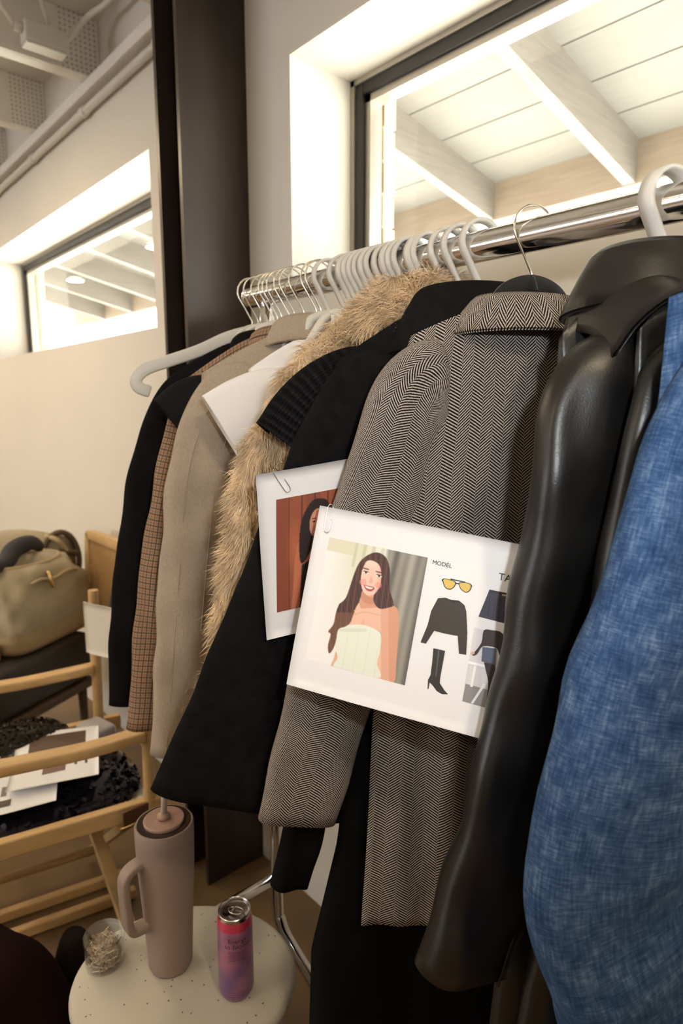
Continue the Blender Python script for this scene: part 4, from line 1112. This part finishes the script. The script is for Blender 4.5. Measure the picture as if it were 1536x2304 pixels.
MB().lathe([(.011, H_ + .006), (.011, H_ + .012), (.007, H_ + .016)], (tx, ty, TZ), 20).build('straw_seal', MT['tumblid'], lpo)
# handle toward the left of the view
hd = -RGT * .72 - FWD * .70; hd = np.array([hd[0], hd[1], 0]); hd /= np.linalg.norm(hd)
up_ = np.array([0, 0, 1.0]); c0 = np.array([tx, ty, TZ])
hp = [hd * .040 + up_ * .222, hd * .060 + up_ * .220, hd * .072 + up_ * .212, hd * .0765 + up_ * .198, hd * .0755 + up_ * .16, hd * .0735 + up_ * .122, hd * .070 + up_ * .110, hd * .061 + up_ * .104, hd * .038 + up_ * .102]
side_ = np.cross(hd, up_)
bevel(MB().tube([c0 + p for p in cr(hp, 40)], .01, up=tuple(side_), flat=(.0125, .0065)).build('handle', MT['tumbler'], tb), .004, 3)

can = thing('drink_can', 'slim pink-purple energy drink can with raspberry band', 'can', (-.808, .486, TZ))
cx_, cy_ = -.808, .486; CH = .156; CRr = .029
cbo = MB().lathe([(.020, .0), (.0235, .002), (.027, .008), (CRr, .014), (CRr, .134)], (cx_, cy_, TZ), 48, True, False).build('can_body', MT['can'], can, autosmooth=50)
MB().lathe([(CRr, .134), (CRr - .0003, .138), (.0275, .145), (.0265, .148)], (cx_, cy_, TZ), 48, False, False).build('band', MT['canred'], can, autosmooth=50)
clo = MB().lathe([(.0265, .148), (.0262, .152), (.0268, .155), (.0258, CH), (.0248, .155), (.0242, .150), (.022, .149), (.001, .150)], (cx_, cy_, TZ), 48, False, True).build('lid', MT['alu'], can, autosmooth=50)
tabdir = np.array([math.cos(R(35)), math.sin(R(35)), 0]); tabs = np.cross(up_, tabdir); ctop = np.array([cx_, cy_, TZ + .1525])
MB().tube([ctop + tabdir * .013 * math.cos(t) + tabs * .0075 * math.sin(t) + tabdir * .003 for t in np.linspace(0, 2 * math.pi, 28)], .0014, 8, cap=False).build('pull_tab', MT['alu'], clo)
MB().tube([ctop + tabdir * -.002 + tabs * k for k in np.linspace(-.007, .007, 5)], .0016, 8).build('tab_bar', MT['alu'], clo)
MB().lathe([(.0001, 0), (.0075, 0), (.0085, .0004)], (0, 0, 0), 20, False, False).add([], []).build('mouth_opening', MT['gasket'], can, local=True).location = (-.011 * tabdir[0], -.011 * tabdir[1], .1512)
# lettering wrapped round the can
view = -np.array([cx_, cy_]); a0 = math.atan2(view[1], view[0]) + .12
def wrap(vs, z0, off=.0003): return [(cx_ + (CRr + off) * math.cos(a0 + x / CRr), cy_ + (CRr + off) * math.sin(a0 + x / CRr), TZ + z0 + y) for x, y, z in vs]
for txt, z0, sz in (('Energy', .116, .0115), ('to Bloom', .106, .0115)):
    vs, fs = text_mesh(txt, sz, 'CENTER'); MB().add(wrap(vs, z0), fs).build('lettering', MT['inkblack'], cbo, smooth=False)
for k in range(7):
    wv = .016 - .0022 * (k % 3); vs = [(-wv + 2 * wv * i / 12, j * .0009, 0) for j in (0, 1) for i in range(13)]
    MB().add(wrap(vs, .100 - k * .0027), [(i, i + 1, 14 + i, 13 + i) for i in range(12)]).build('fine_print', MT['inkdim'], cbo, smooth=False)
for k in range(3):
    wv = .018; vs = [(-wv + 2 * wv * i / 12, j * .0007, 0) for j in (0, 1) for i in range(13)]
    MB().add(wrap(vs, .024 - k * .004), [(i, i + 1, 14 + i, 13 + i) for i in range(12)]).build('fine_print', MT['inkdim'], cbo, smooth=False)

jar = thing('pin_jar', 'small clear round jar full of steel pins', 'jar', (-1.010, .343, TZ))
jx, jy = -1.010, .343
MB().lathe([(.030, .001), (.033, .003), (.0335, .050), (.0315, .050), (.031, .004), (.001, .004)], (jx, jy, TZ), 40, True, False).build('jar_wall', MT['jar'], jar, autosmooth=50)
MB().lathe([(.0345, .040), (.0345, .056), (.0335, .058), (.001, .058)], (jx, jy, TZ), 40, False, False).build('jar_lid', MT['jar'], jar, autosmooth=50)
q = MB(); rg = np.random.default_rng(5)
for _ in range(1300):
    r_ = .028 * math.sqrt(rg.random()); t = rg.random() * 6.283; p = np.array([jx + r_ * math.cos(t), jy + r_ * math.sin(t), TZ + .006 + rg.random() * .034])
    d = rg.normal(0, 1, 3); d[2] *= .35; d /= np.linalg.norm(d); e = p + d * .018; rad = math.hypot(e[0] - jx, e[1] - jy)
    if rad > .030: e = p - d * .018
    if math.hypot(e[0] - jx, e[1] - jy) > .0305: continue
    q.tube([p, e], .00055, 4, cap=False)
setp(q.build('pins', MT['pins'], jar, smooth=False), kind='stuff')

# ------------------------------------------------------------------ director's chair
ch = thing('director_chair', 'pale birch folding director chair with canvas back and papers on it', 'chair', (-1.69, .45, 0))
XN, XF = -1.44, -1.95
yb, yf = .655, .12
def sx(x, y): return x - (0.655 - y) * .22      # the chair is turned slightly
for X in (XN, XF):
    bevel(MB().bar((sx(X, .70), .70 + .06 * (X == XF), .415), (sx(X, .08), .08, .415), .026, .045).build('seat_rail', MT['birch'], ch, smooth=False), .004)
    y1 = yb - .025 + .06 * (X == XF)
    MB().tube([(sx(X, y1), y1, .40), (sx(X, y1) - .006, y1 + .012, .865)], .0155, 16).build('back_post', MT['birch'], ch, autosmooth=50)
    MB().tube([(sx(X, yf), yf, .40), (sx(X, yf), yf, .60)], .0145, 16).build('front_post', MT['birch'], ch, autosmooth=50)
    pts = cr([(sx(X, y1), y1 - .005, .615), (sx(X, .5), .50, .608), (sx(X, .38), .38, .612), (sx(X, .22), .22, .618), (sx(X, .04), .04, .612)], 30)
    bevel(MB().tube(pts, .02, up=(0, 0, 1), flat=(.014, .022)).build('arm', MT['birch'], ch), .005, 2)
    bevel(MB().bar((sx(X, .66) - .21 * (1 if X == XN else -1), .66, .02), (sx(X, .10) - .21 * (1 if X == XN else -1), .10, .02), .024, .03).build('floor_runner', MT['birch'], ch, smooth=False), .004)
for y in (.60, .17):
    for A_, B_ in ((XN, XF), (XF, XN)):
        dy = .014 if A_ == XN else -.014
        MB().bar((sx(A_, y), y + dy, .40), (sx(B_, y) + (.07 if B_ == XF else -.07), y + dy, .03), .022, .034, up=(0, 1, 0)).build('leg', MT['birch'], ch, smooth=False)
MB().tube([(sx(-1.70, .60), .60, .16), (sx(-1.70, .17), .17, .16)], .012, 12).build('stretcher', MT['birch'], ch)
for X in (XN,):
    for y in (.60, .19):
        hpo = MB().box(sx(X, y) + .012, sx(X, y) + .018, y - .045, y + .045, .393, .432).build('hinge_plate', MT['hinge'], ch, smooth=False)
        MB().tube([(sx(X, y) + .016, y - .055, .390), (sx(X, y) + .016, y + .055, .390)], .004, 10).build('hinge_rod', MT['brass'], hpo)
# canvas seat and back
MB().sheet([[(sx(XN + (XF - XN) * i / 14, y), y + .06 * i / 14, .405 - .03 * math.sin(math.pi * i / 14)) for y in np.linspace(.10, .66, 12)] for i in range(15)], .004).build('canvas_seat', MT['canvas'], ch)
G = []
for j in range(10):
    z = .665 + .165 * j / 9; row = []
    for i in range(24):
        t = i / 23; X = XF - .022 + (XN - XF + .044) * t; y = .69 + .06 * (1 - t) + .055 * math.sin(math.pi * t)
        row.append((X + .01, y - .030 * math.cos(math.pi * t) ** 8 - .045, z - .02 * t))
    G.append(row)
MB().sheet(G, .004).build('canvas_back', MT['canvas'], ch)
# sequinned garment heap on the seat
def heap(name, m, parent, c, rx, ry, h, rot=0, seed=0, amp=.25, n=48, m_=16, sq=1.0):
    rings = []; rg = np.random.default_rng(seed); ph = rg.random(6) * 6.28
    for j in range(m_):
        f = j / (m_ - 1); rr = math.cos(f * math.pi / 2) ** .7 if j < m_ - 1 else .02
        row = []
        for k in range(n):
            t = 2 * math.pi * k / n
            wv = 1 + amp * (.5 * math.sin(2 * t + ph[0]) + .35 * math.sin(3 * t + ph[1] + 2 * f) + .25 * math.sin(5 * t + ph[2] - 3 * f))
            x, y = rx * rr * wv * math.copysign(abs(math.cos(t)) ** sq, math.cos(t)), ry * rr * wv * math.copysign(abs(math.sin(t)) ** sq, math.sin(t))
            z = h * (math.sin(f * math.pi / 2) ** .9) * (1 + amp * .6 * math.sin(2 * x / rx * 2 + ph[3]) * math.cos(2 * y / ry + ph[4]))
            row.append((c[0] + x * math.cos(rot) - y * math.sin(rot), c[1] + x * math.sin(rot) + y * math.cos(rot), c[2] + z))
        rings.append(row)
    return MB().ring_loft(rings, cap0=True, cap1=True)
sg = thing('sequin_garment', 'navy-black sequinned garment spread on the director chair seat', 'garment', (-1.74, .38, .41))
hm = heap('x', None, None, (-1.725, .40, .402), .215, .285, .05, seed=3, amp=.04, sq=.6)
hm.build('cloth', MT['sequin'], sg)
def sequins(mb, n_, r_, seed):
    rg = np.random.default_rng(seed); V = np.array(mb.v); F_ = [f for f in mb.f if len(f) == 4]
    q = MB()
    for _ in range(n_):
        f = F_[rg.integers(len(F_))]; w4 = rg.dirichlet([1, 1, 1, 1]); p = sum(V[i] * w for i, w in zip(f, w4))
        nn = np.cross(V[f[1]] - V[f[0]], V[f[3]] - V[f[0]]); nn /= np.linalg.norm(nn) + 1e-9
        nn = nn + rg.normal(0, .45, 3); nn /= np.linalg.norm(nn)
        e = np.cross(nn, [.3, .2, 1]); e /= np.linalg.norm(e); g = np.cross(nn, e); p = p + nn * .004
        q.add([p + r_ * (e * math.cos(t) + g * math.sin(t)) for t in np.linspace(0, 6.283, 8, endpoint=False)], [tuple(range(8))])
    return q
setp(sequins(hm, 900, .0085, 2).build('sequins', MT['sequin'], sg, smooth=False), kind='stuff')
sg2 = thing('glitter_garment', 'bronze-black glitter top folded at the far side of the chair seat', 'garment', (-1.93, .40, .42))
hm2 = heap('x', None, None, (-1.90, .43, .425), .10, .15, .10, seed=9, amp=.16); hm2.build('cloth', MT['seqdark'], sg2)
setp(sequins(hm2, 700, .004, 4).build('sequins', MT['seqdark'], sg2, smooth=False), kind='stuff')

def seat_sheet(c, ang, z, label, prints, wv=.008, ph=0, L_=.279, W_=.216, tilt=0.0):
    e1 = np.array([math.cos(ang), math.sin(ang), 0]); e2 = np.array([-math.sin(ang), math.cos(ang), tilt])
    o_ = np.array([c[0], c[1], z]) - e1 * L_ / 2 - e2 * W_ / 2
    p = Paper(o_, o_ + e1 * L_, o_ + e2 * W_, lambda u, v: wv * math.sin(4 * u + ph) * math.cos(2 * v))
    t = thing('printed_sheet', label, 'paper', tuple(p(.5, .5)), 'printed sheets on the chair seat')
    p.sheet().build('sheet', MT['paper'], t)
    for nm, items in prints: pr(nm, items, t, p, lambda x, y: (x, y))
    return t
rect = lambda a, b_, c, d: [(a, b_), (c, b_), (c, d), (a, d)]
seat_sheet((-1.70, .375), R(-20), .472, 'printed sheet with small outfit pictures, lower of two on the chair seat', [
    ('picture_print', [(rect(.12, .42, .24, .56), (96, 60, 48), 0)]), ('outfit_print', [(rect(.80, .30, .90, .52), (70, 60, 56), 0)]), ('caption_print', [(rect(.60, .40, .74, .46), (120, 112, 108), 0)])], ph=.5)
seat_sheet((-1.715, .490), R(-21), .492, 'printed sheet with a dark brown photo, upper of two on the chair seat', [
    ('photo_print', [(rect(.08, .16, .38, .84), (84, 62, 50), 0)]), ('figure_print', [(rect(.14, .22, .20, .5), (196, 120, 76), 1)]), ('hand_print', [(rect(.16, .48, .30, .62), (200, 136, 92), 1)]),
    ('outfit_print', [(ell(.52, .62, .05, .18), (116, 108, 112), 0)]), ('picture_print', [(rect(.66, .36, .80, .62), (120, 92, 80), 0)]), ('caption_print', [(rect(.64, .72, .74, .75), (60, 56, 56), 0)]), ('caption_print', [(rect(.66, .84, .76, .87), (60, 56, 56), 0)])], ph=2.2)
pch = thing('plastic_pouch', 'small translucent pouch at the back corner of the chair seat', 'pouch', (-1.80, .66, .42))
bevel(MB().obox((-1.83, .64, .455), (.05, .01, 0), (-.008, .04, 0), (0, 0, .03)).build('pouch_body', MT['pouch'], pch), .012, 3)
MB().obox((-1.785, .625, .46), (.001, 0, 0), (0, .007, 0), (0, 0, .008)).build('blue_mark', mat('blue_mark', (.03, .05, .4), .5), pch)

# ------------------------------------------------------------------ cane-back chair with black seat, bag on it
cc = thing('cane_chair', 'cane-backed lounge chair with a thick black leather seat by the wall', 'chair', (-2.62, .62, 0))
ed = np.array([-.235, .44, 0]); ed /= np.linalg.norm(ed); en = np.array([-ed[1], ed[0], 0])
p0 = np.array([-2.245, .43, 0])
seatc = p0 + ed * .26 + en * .36
bevel(MB().obox(seatc + np.array([0, 0, .45]), ed * .25, en * .36, (0, 0, .095)).build('seat', MT['blackleather2'], cc), .03, 4)
bevel(MB().obox(seatc + np.array([0, 0, .335]), ed * .255, en * .365, (0, 0, .016)).build('seat_frame', MT['bagdark'], cc, smooth=False), .006)
for i in (-1, 1):
    for j in (-1, 1):
        pq_ = seatc + ed * .22 * i + en * .32 * j
        MB().tube([(pq_[0], pq_[1], 0), (pq_[0], pq_[1], .325)], [.013, .018], 14).build('leg', MT['bagdark'], cc)
# back: rounded birch frame and woven panel, nearly parallel to the wall
bx0, bx1, by, bz0, bz1 = -2.66, -2.275, .955, .52, .905
fp = cr([(bx0, by - .02, bz0), (bx0, by, bz1 - .05), (bx0 + .012, by, bz1 - .012), (bx0 + .05, by, bz1), (bx1 - .05, by, bz1), (bx1 - .012, by, bz1 - .012), (bx1, by, bz1 - .05), (bx1, by - .02, bz0)], 60)
bevel(MB().tube(fp, .02, up=(0, 1, 0), flat=(.012, .019)).build('back_frame', MT['birch'], cc), .006, 2)
q = MB()
for x in np.arange(bx0 + .02, bx1 - .015, .011): q.box(x, x + .005, by - .004, by - .001, bz0, bz1 - .015)
for z in np.arange(bz0 + .01, bz1 - .02, .011): q.box(bx0 + .015, bx1 - .015, by - .001, by + .002, z, z + .005)
setp(q.build('cane_weave', MT['cane'], cc, smooth=False), kind='stuff')
MB().box(bx0 + .015, bx1 - .015, by + .003, by + .005, bz0, bz1 - .015).build('cane_backing', MT['cane'], cc, smooth=False)

rod = MB().tube([(-2.33, .895, .66), (-2.235, .90, .84)], .007, 10).build('metal_rod', MT['grey']); setp(rod, 'thin grey-blue rod leaning beside the cane chair back', 'rod')
bevel(rod, .001)
lp = MB().obox((-2.30, .86, .60), (.05, .02, 0), (-.001, .003, 0), (0, .01, .06)).build('loose_paper', MT['paper'], smooth=False); setp(lp, 'small white paper upright between the bag and the canvas chair back', 'paper')

# bag
bg_ = thing('travel_bag', 'olive-beige nylon weekender bag slumped open on the cane chair', 'bag', (-2.62, .62, .55))
bo = np.array([-2.345, .575, 0]); be = np.array([-.20, .335, 0]); BW = np.linalg.norm(be); be = be / BW; bn = np.array([-be[1], be[0], 0])
bcx = bo + be * .205 + bn * .17
def bagshell(levels, n_=56):
    rings = []
    for z, hx_, hy_, pw, sh, amp in levels:
        row = []
        for k in range(n_):
            t = 2 * math.pi * k / n_; c, s_ = math.cos(t), math.sin(t)
            x = hx_ * math.copysign(abs(c) ** (2 / pw), c); y = hy_ * math.copysign(abs(s_) ** (2 / pw), s_)
            wv = amp * (math.sin(4 * t + z * 40) + .6 * math.sin(7 * t - z * 60) + .5 * math.sin(11 * t + 25 * z))
            row.append(bcx + be * (x * (1 + wv / hx_)) + bn * (y * (1 + wv / hy_) + sh) + np.array([0, 0, z + .4 * wv]))
        rings.append(row)
    return rings
MB().ring_loft(bagshell([(.548, .19, .15, 6, 0, 0), (.552, .205, .165, 6, 0, 0), (.575, .215, .178, 6, 0, 0), (.635, .218, .182, 6, 0, .001)]), cap0=True).build('bag_base', MT['bagbase'], bg_)
bd_ = MB().ring_loft(bagshell([(.630, .218, .182, 6, 0, .001), (.640, .222, .186, 5.5, 0, .002), (.665, .222, .186, 5, 0, .006), (.70, .218, .182, 4.6, 0, .010), (.74, .208, .175, 4.2, 0, .012), (.78, .198, .16, 4, .0, .012), (.82, .185, .14, 3.6, .0, .010), (.85, .165, .115, 3.2, .0, .005), (.846, .15, .10, 3.2, 0, .004), (.79, .14, .09, 3, 0, .0)])).build('bag_body', MT['bag'], bg_)
MB().tube([bcx + be * (.165 * math.cos(t)) + bn * (.117 * math.sin(t)) + np.array([0, 0, .850]) for t in np.linspace(0, 2 * math.pi, 40)], .007, 8, cap=False).build('rim', MT['bagbase'], bg_)
MB().tube([bcx + be * -.03 + bn * -.158 + np.array([0, 0, .825]), bcx + be * -.028 + bn * -.178 + np.array([0, 0, .765])], .008, 8).build('zip_pull', MT['gold'], bg_)
MB().tube([bcx + be * (-.12 + .24 * i / 10) + bn * (-.166 + .004 * i / 10) + np.array([0, 0, .80 + .006 * math.sin(i)]) for i in range(11)], .006, 8).build('zip', MT['bagbase'], bg_)
MB().lathe([(.004, 0), (.010, .003), (.009, .012), (.002, .014)], tuple(bcx + be * .13 + bn * -.186 + np.array([0, 0, .645])), 14).build('stud', MT['gold'], bg_)
# second bag behind, seen above the rim
b2 = thing('tan_case', 'tan soft case with brown open end behind the weekender bag', 'bag', (-2.86, .78, .545))
c2 = np.array([-2.84, .74, 0]); rings = []
for i, f in enumerate(np.linspace(-.24, .17, 14)):
    k = min(1, .75 + .25 * math.sin((f + .24) / .41 * math.pi))
    rings.append([c2 + be * f * .5 + np.array([f * .8, f * .3, 0]) + np.array([0, .12 * k * math.cos(t) * .7, 0]) + np.array([0, 0, .78 + .145 * k * math.copysign(abs(math.sin(t)) ** .6, math.sin(t)) + .03 * f]) for t in np.linspace(0, 2 * math.pi, 32, endpoint=False)])
MB().ring_loft(rings, cap0=True, cap1=True).build('case_body', MT['bag'], b2)
e2c = c2 + be * .17 * .5 + np.array([.17 * .8 + .004, .17 * .3, .785])
MB().tube([e2c + np.array([0, .075 * math.cos(t), .125 * math.sin(t)]) for t in np.linspace(0, 2 * math.pi, 36)], .012, 8, cap=False).build('end_rim', MT['bagdark'], b2)
MB().tube([e2c + np.array([.02, -.06, .03]), e2c + np.array([.03, 0, .05]), e2c + np.array([.02, .06, .03])], .014, 8).build('strap', MT['bagdark'], b2)
MB().tube(cr([e2c + np.array([-.02, -.05, .11]), e2c + np.array([.03, -.02, .10]), e2c + np.array([.03, .02, .04])], 16), .010, 8).build('strap', MT['bagbase'], b2)
cl = MB().tube(cr([bcx + be * -.20 + bn * -.06 + np.array([0, 0, .865]), bcx + be * -.10 + bn * -.03 + np.array([0, 0, .862]), bcx + be * -.02 + bn * 0 + np.array([0, 0, .895]), bcx + be * .06 + np.array([0, 0, .905]), bcx + be * .12 + bn * .01 + np.array([0, 0, .875])], 30), [.02 + .014 * math.sin(i / 29 * math.pi) for i in range(30)], 14).build('dark_garment', MT['navycloth']); setp(cl, 'dark charcoal cloth stuffed in the mouth of the weekender bag', 'garment')
wb = thing('wooden_tray', 'amber-brown wooden tray at the left edge beside the bag', 'tray', (-2.36, .42, .545))
tcw = bcx + be * -.30 + bn * .02
bevel(MB().obox(tcw + np.array([0, 0, .575]), be * .075, bn * .13, (0, 0, .03)).build('tray_body', MT['brownwood'], wb, smooth=False), .006)
bt = thing('glass_bottle', 'clear glass bottle at the left edge in front of the wall', 'bottle', (-3.05, .66, .55))
MB().lathe([(.03, .0), (.034, .01), (.034, .40), (.028, .45), (.013, .49), (.013, .53), (.015, .535)], (-3.05, .645, .55), 28, True, False).build('bottle_body', MT['jar'], bt)

# ------------------------------------------------------------------ dark clothing at the lower left
hp_ = heap('x', None, None, (-1.21, .165, .0), .20, .17, .46, seed=21, amp=.16, m_=26)
o = hp_.build('clothing_heap', MT['burgundy']); setp(o, 'dark burgundy-black clothing heap at the lower left corner', 'clothing')
bp_ = heap('x', None, None, (-1.215, .352, .0), .06, .06, .38, seed=33, amp=.05, m_=26)
o = bp_.build('cloth_pouch', MT['darkcloth']); setp(o, 'black-brown upright cloth pouch between the clothing heap and side table', 'pouch')
